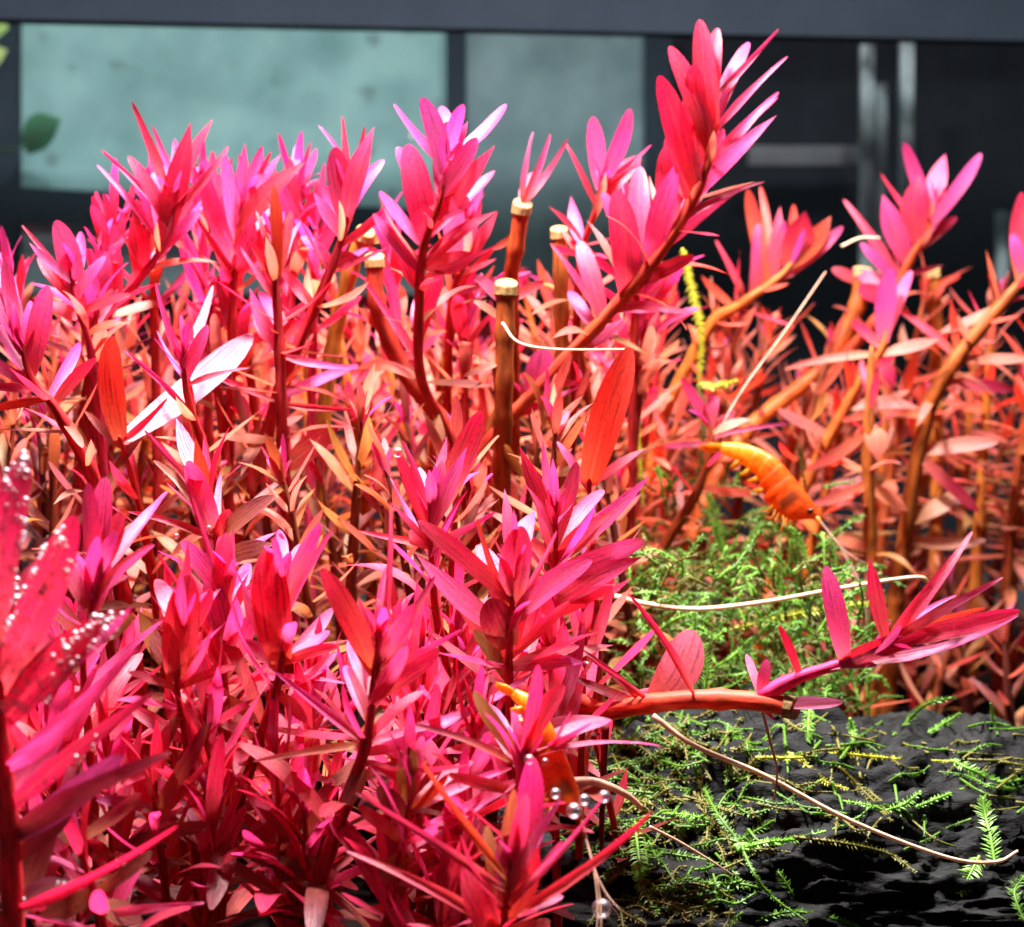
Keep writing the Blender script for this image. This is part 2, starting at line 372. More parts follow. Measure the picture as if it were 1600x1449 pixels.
def plant(label, pts, r=(0.07, 0.11), color=(0.55, 0.03, 0.02), leaves=(), group=None, auto=None, root=True, cut=False, gap=0.8, name='red_stem_plant', old=0.5, tipfill=5, tipcol='p', bend=0.75):
    """pts: (px, py, distance) from the tip down. leaves: (base px, base py, tip px, tip py, width px, colour, tip depth shift in leaf lengths)"""
    P = [at(*p) for p in pts]
    path = ground_tail(P, bend) if root else P
    e = empty(name, path[-1]); tag(e, label, 'plant', group)
    bpy.context.view_layer
    if pts[0][2] < 29.5 and name == 'red_stem_plant': r = (r[0] * .8, r[1] * .68)
    c = build_stem(e, path, r[0], r[1], color, gap, cut)
    # stem polyline in pixels for snapping the leaf bases
    spx = []
    for p in c:
        v = p - CAM; d = v.dot(FWD); spx.append((800 + v.dot(RIGHT) / (K * d), 724.5 - v.dot(UP) / (K * d), d, p))
    for lf in leaves:
        bx, by, tx, ty, wpx = lf[:5]; cc = lf[5] if len(lf) > 5 else 'p'
        best = min(spx, key=lambda s: (s[0] - bx) ** 2 + (s[1] - by) ** 2)
        B = best[3]; d = best[2]
        pl = math.hypot(tx - bx, ty - by) * K * d
        dd = (lf[6] if len(lf) > 6 else rnd(-0.45, 0.3)) * pl
        cdir = (CAM - B).normalized(); hv = ((LAMP - B).normalized() + cdir).normalized()
        white = cc.isupper(); ck = cc.lower(); lo = min(1.0, old + 0.25 + rnd(-.2, .25)) if d < 30 else old + 0.1
        if white:
            vv = at(tx, ty, 1.0) - CAM; d2 = (B - CAM).dot(hv) / vv.dot(hv); dd = max(-1.0 * pl, min(1.0 * pl, d2 - d))
        T = at(tx, ty, d + dd)
        if white:
            q = 0.32 if cc == 'M' else 0.16
            nn = hv + Vector((rnd(-q, q), rnd(-q, q), rnd(-q, q)))
        else:
            sd = (c[0] - c[3]).normalized()
            nn = cdir * rnd(0.75, 1.0) + sd * rnd(-0.1, 0.45) + Vector((rnd(-.3, .3), 0, rnd(-.15, .2)))
        W = wpx * K * d * (1.0 if d < 30 else 0.92)
        ratio = (T - B).length / max(W, 1e-3)
        kind = 2 if ratio > 7.5 else (0 if random.random() < 0.75 else 1)
        put_leaf(e, B, T, W, nn, COL[ck], kind, random.choice(('flat', 'arch', 'cup', 'arch')), lo)
    if tipfill and not cut:
        whorl(e, c, 0.03, 0.45, 0.16, 2, 0.35, 0.75, 0.08, 0.17, 8, 30, [[tipcol], [tipcol, 'm']], old * 0.5)
    if auto is None and root and pts[0][2] < 29.5 and name == 'red_stem_plant':
        auto = A(0.3, 4.2, 0.62, 2, 1.15, 1.7, 0.21, 0.36, 25, 85, (('p', 'r', 'p'), ('r', 'd', 'r'), ('d', 'k')), 0.4, random.choice((0, 1)), 0.15)  # lower leaves get darker colours to paint the shade inside the bush
    elif auto is None and root and not cut:
        auto = A(1.2, 5.5, 1.0, 2, 1.1, 1.6, 0.2, 0.28, 40, 95, (('r', 's'), ('s', 'o', 'b'), ('s', 'g')), 0.8, 1, 0.25)
    if auto:
        whorl(e, c, **auto)
    return e, c

# ================================================================== SETTING
def quad_block(name, corners, d, t, mat, kind='structure', parent=None):
    """a block whose front face has the given picture corners at distances d (left, right), t cm thick"""
    f = [at(x, y, d[0] + (d[1] - d[0]) * x / 1600.0) for x, y in corners]
    b = [p + Vector((0, t, 0)) for p in f]
    org = (f[0] + f[1] + f[2] + f[3]) / 4
    vs_ = [(p - org) * S for p in f + b]
    fs = [(0, 1, 2, 3), (7, 6, 5, 4), (0, 4, 5, 1), (1, 5, 6, 2), (2, 6, 7, 3), (3, 7, 4, 0)]
    o = link(name, mesh_from(name, vs_, fs, None, False), mat, parent); o.location = org * S - (parent.location if parent else Vector())
    bm = bmesh.new(); bm.from_mesh(o.data); bmesh.ops.recalc_face_normals(bm, faces=bm.faces); bm.to_mesh(o.data); bm.free()
    return o
# substrate
gv, gf = [], []
nx, ny = 70, 90
for j in range(ny + 1):
    for i in range(nx + 1):
        x = -35 + 70 * i / nx; y = 8 + 48 * j / ny
        gv.append(Vector((x, y, 0.35 * noise.noise(Vector((x * .35, y * .35, 0))) + 0.12 * noise.noise(Vector((x * 1.9, y * 1.9, 3))))) * S)
for j in range(ny):
    for i in range(nx):
        a = j * (nx + 1) + i; gf.append((a, a + 1, a + nx + 2, a + nx + 1))
tag(link('substrate', mesh_from('substrate', gv, gf), M['soil']), kind='structure')

def mottled():
    m, nt = newmat('mottled_panel'); g = N(nt)
    tc = g.n('ShaderNodeTexCoord')
    oi = g.n('ShaderNodeObjectInfo')
    n1 = g.n('ShaderNodeTexNoise', i_Scale=38.0, i_Detail=6.0); g.l(tc.outputs['Object'], n1.inputs['Vector'])
    n2 = g.n('ShaderNodeTexNoise', i_Scale=95.0, i_Detail=3.0, i_Roughness=0.5); g.l(tc.outputs['Object'], n2.inputs['Vector'])
    c = g.mix(0.7, oi.outputs['Color'], g.ramp(n1.outputs[0], [(0.32, (0.42, 0.52, 0.52)), (0.62, (1.15, 1.12, 1.08))]), 'MULTIPLY')
    c = g.mix(g.ramp(n2.outputs[0], [(0.27, (0.7,) * 3), (0.39, (0, 0, 0))]), c, (0.07, 0.11, 0.11, 1))
    p = g.n('ShaderNodeBsdfPrincipled', i_Roughness=0.8); g.l(c, p.inputs['Base Color'])
    out = g.n('ShaderNodeOutputMaterial'); g.l(p.outputs[0], out.inputs[0])
    return m
M['panel'] = mottled()
M['frame'] = plain('dark_frame', (0.022, 0.032, 0.044), 0.8, 60, 0.6, (0.012, 0.017, 0.024), bump=0.1, spec=0.1)
M['rim'] = plain('slate_rim', (0.012, 0.018, 0.026), 0.8, 40, 0.6, (0.007, 0.011, 0.016), bump=0.1, spec=0.1)
M['black'] = plain('black_panel', (0.014, 0.016, 0.022), 0.8, 70, 0.6, (0.007, 0.008, 0.011), bump=0.1, spec=0.1)
M['strip'] = plain('cloudy_highlight_strip', (0.55, 0.62, 0.64), 0.4, 120, 0.3, (0.05, 0.06, 0.065), bump=0.1, stretch=(1, 1, 0.35))  # pale tone paints in the glass edge highlights along with water marks
M['rail'] = plain('dim_rail', (0.16, 0.15, 0.16), 0.6, 60, 0.6, (0.06, 0.055, 0.06), bump=0.1)
BD = (70, 78); FD = (69.3, 77.3)
wall = quad_block('backdrop_wall', [(-500, 900), (2100, 900), (2100, -300), (-500, -300)], (74, 82), 1, M['black']); tag(wall, kind='structure')
pn = [('wall_panel', [(28, 292), (697, 330), (697, 20), (28, 20)], (0.17, 0.30, 0.30), 'large pale teal mottled panel behind the back glass'),
      ('wall_panel', [(728, 460), (1008, 460), (1008, 30), (728, 30)], (0.125, 0.185, 0.20), 'grey teal mottled panel between two dark uprights'),
      ('wall_panel', [(-60, 460), (697, 460), (697, 345), (-60, 345)], (0.45, 0.62, 0.66), 'low slate teal panel under the dark crossbar')]
for nme, cs, c, lb in pn:
    o = quad_block(nme, cs, BD, 0.5, M['panel']); o.color = (*c, 1); tag(o, lb, 'panel')
for cs, lb in (([(-80, 470), (28, 470), (28, 12), (-80, 12)], 'dark upright post left of the large teal panel'),
               ([(697, 470), (728, 470), (728, 12), (697, 12)], 'dark upright post between the two teal panels'),
               ([(1008, 470), (1050, 470), (1050, 20), (1008, 20)], 'dark upright post beside the black cabinet side')):
    tag(quad_block('upright_post', cs, FD, 0.5, M['frame']), lb, 'post')
tag(quad_block('crossbar', [(28, 348), (697, 378), (697, 330), (28, 292)], FD, 0.5, M['frame']), 'dark crossbar under the large teal panel', 'bar')
tag(quad_block('tank_rim', [(-200, 25), (1800, 68), (1800, -120), (-200, -120)], (53, 59), 1.2, M['rim']), 'slate grey rim along the top of the back glass', 'rim')
tag(quad_block('back_glass', [(-300, 1300), (1900, 1300), (1900, -100), (-300, -100)], (56.4, 62.4), 0.4, M['glass']), kind='structure')
tag(quad_block('cabinet_rail', [(1170, 258), (1350, 258), (1350, 228), (1170, 228)], (69, 77), 0.8, M['rail']), 'dim grey rail running into the cloudy glass strips', 'rail')
for cs, lb in (([(1346, 430), (1366, 430), (1366, 70), (1346, 70)], 'cloudy upright glass strip with painted highlight, meeting the dim rail'),
               ([(1370, 430), (1386, 430), (1386, 130), (1370, 130)], 'slim cloudy glass strip with painted highlight between two wider strips'),
               ([(1408, 330), (1428, 330), (1428, 62), (1408, 62)], 'tall cloudy glass strip with a bright smear and painted highlight'),
               ([(1560, 440), (1576, 440), (1576, 330), (1560, 330)], 'short cloudy glass strip with painted highlight, alone against black')):
    tag(quad_block('glass_strip', cs, (64, 72), 0.5, M['strip']), lb, 'strip')

# leaf shape added for a green reflection, then lime leaves beyond the glass
for k, (bx, by, tx, ty, wd, cc, lb) in enumerate(((38, 232, 96, 186, 62, (0.17, 0.36, 0.17), 'pale green leaf shape imitating a reflection against the large teal panel'), (-25, 60, 14, 45, 60, (0.85, 0.92, 0.35), 'bright lime leaf at the upper left end of the glass'), (-30, 100, 12, 78, 40, (0.85, 0.92, 0.40), 'small lime leaf below the bright lime leaf'), (-30, 30, 6, 28, 34, (0.70, 0.85, 0.30), 'lime leaf tucked under the rim'))):
    B, T = at(bx, by, 66), at(tx, ty, 65.6); e = empty('green_leaf_shape', B); tag(e, lb, 'leaf')
    put_leaf(e, B, T, wd * K * 66, (CAM - B).normalized() + Vector((0, 0, .6)), cc, 1, 'arch', 0.0, 'leaf_blade')
    tube('leaf_stalk', catmull([B, B + Vector((-1.3, .1, -0.2)), B + Vector((-2.2, .2, -1.5)), B + Vector((-2.4, .3, -B.z - 0.1))], 16), [0.03] * 17, M['moss'], e, 6, e.location / S)
# ================================================================== ROCK
def make_rock():
    bm = bmesh.new(); bmesh.ops.create_icosphere(bm, subdivisions=7, radius=1.0)
    cen = at(1270, 1560, 33.5); cen.z = 0.2
    top = at(1330, 1135, 34.0).z
    for v in bm.verts:
        n = v.co.copy()
        q = Vector((n.x * 7.6, n.y * 5.2, n.z * (top + 0.1)))
        # lean: higher on the left, dropping to the right
        q.z *= 1.0 - 0.055 * q.x
        s = Vector((q.x * 0.5, q.y * 0.5, q.z * 1.3))
        h = 0.75 * noise.noise(s * 0.55) + 0.38 * (1 - abs(noise.noise(s * 1.4)) * 2) + 0.20 * (1 - abs(noise.noise(s * 3.4 + Vector((5, 1, 2)))) * 2) + 0.20 * (1 - abs(noise.noise(Vector((s.x * 2.6, s.y * 6, s.z * 7)))) * 2) + 0.10 * noise.noise(Vector((s.x * 9, s.y * 17, s.z * 17)))
        q += n * (h - 0.35)
        v.co = q * S
    me = bpy.data.meshes.new('rock'); bm.to_mesh(me); bm.free()
    me.polygons.foreach_set('use_smooth', [True] * len(me.polygons))
    o = link('rock', me, M['rock']); o.location = cen * S
    tag(o, 'dark rough ridged rock overgrown with strands of moss', 'rock')
    vs_ = [(v.co / S + cen) for v in me.vertices]
    return o, BVHTree.FromPolygons(vs_, [tuple(p.vertices) for p in me.polygons])
rock, rock_bvh = make_rock()
def on_rock(px, py, lift=0.12, dflt=32.0):
    d = (at(px, py, 1.0) - CAM).normalized()
    h = rock_bvh.ray_cast(CAM, d)
    if h[0] is None: return at(px, py, dflt)
    return h[0] - d * lift

# ================================================================== PLANTS, one by one
RED = (0.50, 0.018, 0.02); ORG = (0.46, 0.10, 0.012); BRN = (0.20, 0.035, 0.012); DRK = (0.11, 0.016, 0.010); PNK = (0.70, 0.04, 0.12)
def A(s0=0.6, s1=4.0, gap=0.7, k=2, l0=1.1, l1=1.3, w0=0.2, w1=0.24, a0=35, a1=88, cols=(('p', 'r'), ('r', 's'), ('s', 'b')), old=0.7, kind=1, droop=0.3, **kw):
    return dict(s0=s0, s1=s1, gap=gap, k=k, l0=l0, l1=l1, w0=w0, w1=w1, a0=a0, a1=a1, cols=[list(c) for c in cols], old=old, kind=kind, droop=droop, **kw)
MIDC = (('r', 's'), ('s', 'b', 'o'), ('b', 's', 'g'))
# ---- the tall leaning crown
plant('tallest hot pink shoot, leaning right above all other plants', [(1118, 150, 33), (1105, 260, 33.2), (1045, 375, 33.6), (960, 480, 34.2), (865, 582, 35), (745, 715, 36), (735, 790, 36.4)], (0.09, 0.15), (0.62, 0.05, 0.03), [
    (1100, 205, 1093, 30, 40, 'r', -.1), (1110, 200, 1121, 44, 32, 'r', .1), (1125, 190, 1170, 66, 30, 'P', .2), (1150, 160, 1217, 45, 13, 'p', .1), (1135, 205, 1231, 88, 16, 'p', -.1),
    (1115, 265, 1217, 144, 22, 'p', .1), (1100, 320, 1214, 180, 28, 'p', -.2), (1095, 290, 1216, 152, 20, 'P', .3), (1075, 345, 1195, 284, 15, 'p', 0), (1075, 235, 1046, 72, 36, 'r', -.15), (1062, 300, 1030, 118, 44, 'r', -.3),
    (1090, 250, 1085, 100, 44, 'r', -.35), (975, 450, 963, 296, 50, 'r', -.3), (1010, 415, 1062, 246, 44, 'p', -.3), (1025, 420, 1090, 262, 26, 'P', -.3), (1040, 390, 1160, 292, 20, 'p', -.2),
    (1000, 440, 1000, 260, 40, 'p', .2), (1045, 370, 1040, 230, 44, 'r', -.2), (1060, 350, 1130, 200, 30, 'p', .1), (935, 495, 860, 380, 16, 'r', .1), (930, 500, 905, 375, 34, 'r', .3), (985, 470, 1030, 390, 40, 'r', .2), (990, 455, 1085, 400, 26, 'r', -.2),
    (985, 520, 1083, 492, 26, 'P', -.2), (925, 515, 889, 455, 22, 'M', -.2), (825, 620, 852, 545, 48, 'p', -.2), (850, 600, 905, 600, 14, 'r', -.2), (870, 590, 965, 505, 22, 'r', .3), (800, 660, 905, 605, 16, 'p', -.3), (895, 560, 975, 500, 20, 'w', -.3),
    (1090, 300, 1075, 150, 40, 'r', -.1), (1080, 320, 1050, 200, 40, 'r', .1), (1010, 410, 940, 300, 30, 'p', .1)],
    old=0.1, tipcol='r', tipfill=0)
plant('pink shoot with forked broad leaves tucked behind the tallest shoot', [(945, 270, 35), (930, 330, 35.2), (908, 400, 35.6), (900, 520, 36.5)], (0.07, 0.1), RED, [
    (940, 300, 926, 182, 32, 'p', 0), (950, 290, 985, 170, 30, 'p', 0), (950, 290, 1018, 226, 10, 'p', .1), (925, 325, 883, 222, 12, 'r', 0), (905, 380, 892, 306, 24, 'M', 0), (940, 330, 1000, 245, 34, 'r', .2), (915, 400, 862, 385, 12, 'r', 0)], auto=A(0.9, 3.5, cols=MIDC), old=0.1, tipfill=2)
# ---- crown E
plant('full pink crown carrying a single round bubble', [(700, 250, 32.5), (685, 320, 32.6), (660, 395, 33), (655, 480, 33.4), (658, 590, 34), (700, 680, 35)], (0.07, 0.11), RED, [
    (650, 250, 615, 162, 18, 'm', .1), (690, 275, 659, 152, 38, 'm', -.2), (700, 235, 690, 166, 26, 'M', .2), (705, 245, 724, 163, 27, 'm', 0), (712, 260, 731, 190, 22, 'p', .2), (712, 245, 791, 163, 30, 'M', -.2),
    (680, 365, 774, 227, 34, 'r', -.2), (668, 372, 773, 267, 26, 'P', -.35), (660, 375, 637, 225, 50, 'p', -.25), (642, 385, 593, 299, 22, 'm', .1), (650, 420, 583, 334, 22, 'm', -.2), (700, 350, 733, 310, 36, 'p', .2),
    (735, 425, 776, 330, 25, 'r', .1), (690, 300, 700, 190, 40, 'p', .1), (690, 310, 745, 215, 32, 'p', 0), (680, 330, 620, 230, 30, 'm', .3), (660, 440, 776, 384, 14, 'r', -.2), (660, 410, 740, 400, 40, 'r', .1), (655, 450, 625, 380, 36, 'r', -.2),
    (655, 520, 690, 430, 34, 'r', -.2), (655, 530, 670, 440, 30, 'M', -.3), (655, 560, 570, 440, 18, 'r', .1)], old=0.1, tipcol='m', tipfill=4)
plant('pink shoot behind the full crown with its leaves folded upright', [(735, 330, 35), (728, 400, 35.2), (705, 470, 35.6), (700, 600, 36.5)], (0.07, 0.1), RED, [
    (728, 420, 778, 330, 24, 'r', 0), (722, 430, 700, 300, 34, 'p', 0), (725, 430, 735, 290, 30, 'm', .1), (715, 450, 776, 385, 14, 'r', 0), (710, 460, 830, 425, 16, 'p', .1)], auto=A(0.8, 3.5, cols=MIDC), old=0.2)
# ---- crowns A to D, back left
plant('spiky hot pink crown with a tall red leaf beside the teal panel', [(275, 290, 33), (262, 370, 33.2), (215, 440, 33.6), (165, 500, 34.2), (150, 600, 35)], (0.07, 0.1), PNK, [
    (240, 325, 206, 159, 22, 'r', -.1), (265, 300, 238, 197, 15, 'm', .1), (258, 395, 298, 190, 42, 'r', -.2), (300, 320, 333, 186, 25, 'r', .1), (205, 360, 151, 258, 15, 'p', 0), (215, 340, 158, 235, 12, 'p', .2), (222, 345, 200, 244, 24, 'r', -.2),
    (300, 330, 357, 228, 18, 'p', .1), (222, 440, 207, 330, 38, 'r', -.4), (215, 440, 328, 300, 26, 'M', -.3), (262, 390, 240, 270, 30, 'p', .2), (262, 390, 275, 250, 32, 'm', .2), (250, 400, 320, 320, 24, 'm', .2), (190, 470, 178, 350, 24, 'p', -.2),
    (150, 500, 190, 400, 22, 'p', -.2), (140, 520, 205, 450, 24, 'M', -.2), (165, 500, 150, 390, 16, 'p', .2), (260, 380, 272, 218, 10, 'P', .2)], old=0.1, tipfill=3)
plant('dense pink crown with overlapping upright leaves beside the brownish shoot', [(385, 300, 33.5), (372, 370, 33.6), (365, 440, 33.8), (362, 560, 34.2), (358, 700, 35)], (0.07, 0.11), (0.52, 0.012, 0.025), [
    (365, 350, 383, 223, 24, 'p', 0), (368, 340, 410, 228, 20, 'm', .1), (375, 370, 424, 237, 15, 'r', -.2), (380, 350, 439, 241, 24, 'm', 0), (400, 380, 478, 253, 38, 'r', -.1), (360, 405, 319, 268, 32, 'p', -.3), (372, 380, 350, 240, 26, 'p', .2),
    (368, 420, 462, 270, 28, 'P', .2), (365, 430, 330, 340, 30, 'p', .1), (368, 430, 300, 330, 14, 'r', -.2), (365, 430, 395, 330, 34, 'p', -.3), (365, 430, 420, 350, 30, 'r', -.1), (362, 520, 345, 430, 28, 'r', .2), (362, 545, 480, 470, 20, 'r', -.2), (360, 590, 270, 520, 20, 'r', -.2), (360, 600, 400, 540, 30, 'o', .2)], old=0.1, tipfill=4)
plant('brownish red shoot with thin upright leaves rising from a bare red stem', [(428, 330, 32.5), (430, 430, 32.6), (437, 545, 32.8), (440, 660, 33), (448, 815, 33.6)], (0.075, 0.13), (0.42, 0.014, 0.02), [
    (428, 440, 428, 290, 22, 'o', -.2), (430, 440, 400, 330, 16, 'd', .1), (430, 440, 470, 345, 18, 'P', -.2), (430, 445, 385, 370, 14, 'r', 0), (430, 440, 455, 330, 20, 'd', .1), (432, 540, 470, 500, 24, 'r', .1), (432, 470, 375, 385, 12, 'p', .1), (437, 560, 390, 450, 26, 'p', .3),
    (440, 745, 530, 668, 42, 'd', -.3), (440, 640, 555, 640, 12, 'r', -.2), (436, 640, 280, 555, 12, 'p', -.2), (438, 560, 560, 575, 16, 'm', -.2)], old=0.4, tipfill=3, tipcol='d')
plant('pink crown with square tipped leaves on a long slanting red stem', [(545, 270, 33), (540, 350, 33), (505, 450, 33.2), (440, 600, 33.4), (412, 700, 33.8), (388, 800, 34.3)], (0.075, 0.135), (0.50, 0.015, 0.03), [
    (515, 260, 497, 196, 10, 'm', 0), (545, 310, 535, 182, 16, 'r', 0), (535, 345, 523, 230, 42, 'p', -.2), (545, 355, 585, 198, 36, 'p', -.2), (550, 290, 570, 198, 14, 'r', .2), (540, 360, 505, 290, 26, 'p', .2), (545, 350, 600, 250, 22, 'm', .2), (535, 380, 490, 300, 24, 'm', -.2),
    (530, 390, 597, 330, 16, 'r', -.2), (520, 420, 470, 370, 20, 'p', -.1), (520, 420, 560, 400, 30, 'r', .1), (495, 475, 440, 420, 20, 'r', .2), (460, 550, 405, 455, 26, 'P', .2), (455, 635, 560, 570, 22, 'M', -.2), (430, 620, 490, 520, 20, 'o', .3)], old=0.1, tipfill=4)
plant('pink shoot with one white lit leaf at the left end of the row', [(112, 420, 32), (118, 470, 32.1), (140, 540, 32.6), (150, 620, 33.2)], (0.07, 0.1), PNK, [
    (115, 465, 88, 344, 42, 'm', -.2), (125, 440, 126, 362, 22, 'P', -.1), (105, 440, 45, 379, 16, 'm', -.1), (110, 460, 34, 352, 12, 'r', .2), (120, 470, 165, 400, 20, 'p', .1), (110, 470, 60, 400, 26, 'r', .2), (125, 490, 205, 460, 18, 'r', -.1), (128, 520, 200, 505, 18, 's', -.2), (125, 500, 75, 470, 26, 'r', .1)], auto=A(1.2, 3.5, cols=MIDC), old=0.15)
plant('thick leaning red stem with fanned pink leaves at the left end', [(30, 520, 29.5), (48, 590, 29.7), (88, 640, 29.9), (145, 745, 30.4), (175, 850, 31)], (0.08, 0.15), (0.62, 0.02, 0.03), [
    (52, 590, 74, 446, 36, 'p', -.2), (30, 560, -12, 440, 26, 'p', 0), (40, 585, -15, 500, 22, 'P', -.1), (55, 610, -15, 560, 20, 'p', -.2), (75, 625, 125, 536, 20, 'M', -.2), (45, 580, 20, 430, 20, 'p', .2), (45, 570, 48, 470, 20, 'm', .1), (60, 610, -20, 605, 16, 'r', .1), (85, 640, 150, 560, 20, 'r', .1), (28, 540, -20, 380, 24, 'P', .2), (90, 645, 130, 700, 16, 's', -.1), (30, 520, 10, 400, 22, 'm', 0), (75, 620, -20, 640, 14, 'o', 0)], old=0.1)
plant('slim pink shoot with four narrow leaves above a bare red stem', [(288, 540, 30.5), (288, 590, 30.6), (298, 640, 30.8), (318, 700, 31.2)], (0.07, 0.12), (0.62, 0.025, 0.03), [
    (286, 575, 243, 442, 15, 'p', -.1), (296, 565, 333, 446, 22, 'P', -.2), (284, 595, 245, 517, 12, 'M', 0), (294, 590, 324, 508, 24, 'p', 0), (290, 580, 300, 500, 24, 'r', .2), (290, 600, 390, 575, 12, 'r', .1), (300, 650, 195, 548, 12, 'p', -.2)], old=0.1, tipfill=3)
plant('single broad orange red leaf standing on a short stem', [(186, 680, 30.5), (192, 700, 30.6), (210, 760, 31)], (0.06, 0.1), (0.62, 0.03, 0.025), [
    (186, 690, 175, 525, 46, 'o', -.1), (188, 690, 262, 622, 14, 'r', .1), (190, 690, 395, 522, 56, 'W', -.1), (195, 700, 130, 640, 16, 'b', .1)], old=0.2, tipfill=0)
# ---- trimmed stems
def cut_plant(label, pts, r, color, leaves=(), auto=None, **kw):
    return plant(label, pts, r, color, leaves, auto=auto, cut=True, name='trimmed_plant', tipfill=0, **kw)
cut_plant('thick trimmed stem with a pale round cut top', [(791, 447, 33), (788, 540, 33.1), (786, 640, 33.3), (784, 740, 33.8)], (0.165, 0.16), (0.36, 0.06, 0.008), [(790, 480, 850, 440, 18, 'r', .1), (790, 500, 740, 470, 14, 's', 0), (788, 560, 720, 590, 14, 'b', -.1), (788, 480, 745, 430, 20, 'p', .2)])
cut_plant('trimmed stem with a small new pink shoot on top', [(816, 322, 35), (806, 385, 35.2), (798, 440, 35.5), (800, 560, 36.5)], (0.15, 0.13), (0.46, 0.05, 0.01), [(838, 320, 833, 206, 12, 'p', 0), (838, 315, 860, 209, 15, 'p', 0), (830, 325, 887, 217, 14, 'p', .1), (826, 322, 832, 270, 20, 'P', -.1), (815, 335, 800, 325, 22, 'o', 0), (812, 360, 770, 390, 12, 'o', 0)])
cut_plant('trimmed stem with a yellow top beside the tallest shoot', [(874, 362, 36), (876, 440, 36.1), (878, 560, 36.5)], (0.14, 0.13), (0.36, 0.09, 0.012))
cut_plant('yellow topped trimmed stem behind the square tipped crown', [(570, 365, 36), (548, 420, 36.2), (520, 540, 36.6), (500, 700, 37)], (0.15, 0.15), (0.40, 0.13, 0.015), [(560, 380, 610, 360, 18, 'y', 0)])
cut_plant('dark trimmed stem bending below the full pink crown', [(585, 405, 34.5), (590, 480, 34.6), (630, 580, 35), (700, 670, 35.4)], (0.15, 0.14), (0.42, 0.03, 0.015), [(600, 520, 560, 480, 18, 'o', 0), (620, 570, 690, 520, 18, 'r', 0)])
cut_plant('trimmed orange stem among the right hand leaves', [(1348, 424, 44), (1335, 490, 44), (1290, 570, 44), (1180, 660, 43)], (0.18, 0.16), (0.50, 0.09, 0.01), [(1345, 440, 1300, 420, 20, 'r', 0)])
cut_plant('upright trimmed stem beside the right hand pink crown', [(1455, 425, 45), (1460, 480, 45), (1462, 560, 45.2)], (0.17, 0.16), (0.45, 0.12, 0.015), [(1458, 450, 1500, 430, 12, 'o', 0)], auto=A(0.9, 4.5, cols=(('s', 'o'), ('s', 'b')), droop=0.4))
# ---- right hand crowns
plant('pink crown with pointed spreading leaves against the black cabinet', [(1462, 310, 43), (1448, 360, 43), (1420, 410, 43.2), (1385, 480, 43.6), (1300, 580, 44)], (0.1, 0.16), (0.60, 0.07, 0.02), [
    (1450, 335, 1412, 223, 24, 'p', -.1), (1465, 345, 1477, 241, 36, 'P', 0), (1460, 355, 1533, 240, 24, 'p', -.1), (1440, 390, 1495, 299, 22, 'P', -.2), (1450, 415, 1495, 339, 20, 'r', 0), (1412, 345, 1376, 271, 14, 'r', .1), (1375, 400, 1379, 303, 42, 'p', -.2), (1428, 380, 1437, 272, 44, 'r', -.2),
    (1445, 370, 1470, 290, 30, 'r', .1), (1400, 440, 1345, 380, 20, 'p', 0), (1410, 430, 1420, 350, 34, 'm', .2), (1400, 440, 1318, 312, 20, 'r', .2), (1395, 450, 1330, 420, 30, 'P', -.2), (1390, 460, 1340, 450, 30, 'r', .2)], old=0.15)
plant('slim pink shoot hanging over the orange stems on the right', [(1388, 490, 41), (1378, 545, 41), (1330, 620, 41.3), (1255, 765, 41.8)], (0.1, 0.16), (0.52, 0.11, 0.015), [
    (1380, 540, 1391, 418, 36, 'p', -.1), (1384, 530, 1424, 423, 24, 'P', -.1), (1375, 550, 1470, 530, 22, 'S', 0), (1370, 555, 1225, 578, 18, 'S', 0), (1375, 545, 1330, 500, 20, 'r', .1), (1375, 550, 1395, 610, 24, 'p', .1), (1330, 640, 1440, 640, 26, 's', -.1), (1290, 690, 1215, 640, 20, 's', -.1), (1300, 670, 1420, 610, 22, 's', .2)], old=0.4, tipfill=2)
plant('broad pink and white leaves on a leaning orange stem near the moss', [(1250, 395, 42), (1215, 435, 42), (1150, 480, 42.2), (1110, 510, 42.5), (1040, 640, 43)], (0.1, 0.17), (0.55, 0.13, 0.015), [
    (1236, 420, 1258, 330, 54, 'r', -.2), (1210, 445, 1317, 354, 24, 'P', -.1), (1235, 420, 1298, 338, 34, 'o', .2), (1195, 450, 1168, 296, 26, 'o', .2), (1195, 445, 1188, 292, 22, 'o', .3), (1200, 440, 1219, 323, 24, 'r', .1), (1205, 440, 1225, 345, 20, 'p', 0), (1170, 465, 1118, 375, 14, 'r', 0), (1180, 460, 1185, 350, 34, 'p', .1), (1150, 480, 1095, 430, 16, 'o', 0), (1235, 415, 1240, 320, 16, 'o', .3)], old=0.3)
plant('leaning orange stem with pale drooping leaves at the right end', [(1640, 380, 41), (1600, 435, 41), (1500, 555, 41.2), (1445, 660, 41.6), (1408, 885, 42.5)], (0.13, 0.19), (0.42, 0.09, 0.012), [
    (1595, 440, 1597, 300, 26, 'r', 0), (1600, 430, 1582, 365, 22, 'm', -.1), (1560, 480, 1470, 520, 22, 'S', 0), (1500, 560, 1485, 465, 14, 'o', 0), (1500, 560, 1610, 560, 20, 's', -.1), (1445, 720, 1560, 690, 28, 'S', -.1), (1450, 650, 1370, 640, 26, 's', 0), (1430, 830, 1530, 760, 32, 'S', -.1), (1420, 850, 1540, 845, 22, 's', -.1), (1440, 720, 1530, 800, 22, 'r', -.1),
    (1500, 555, 1395, 480, 18, 'r', .2), (1470, 600, 1585, 610, 22, 'r', .1)], old=0.5, tipfill=2)
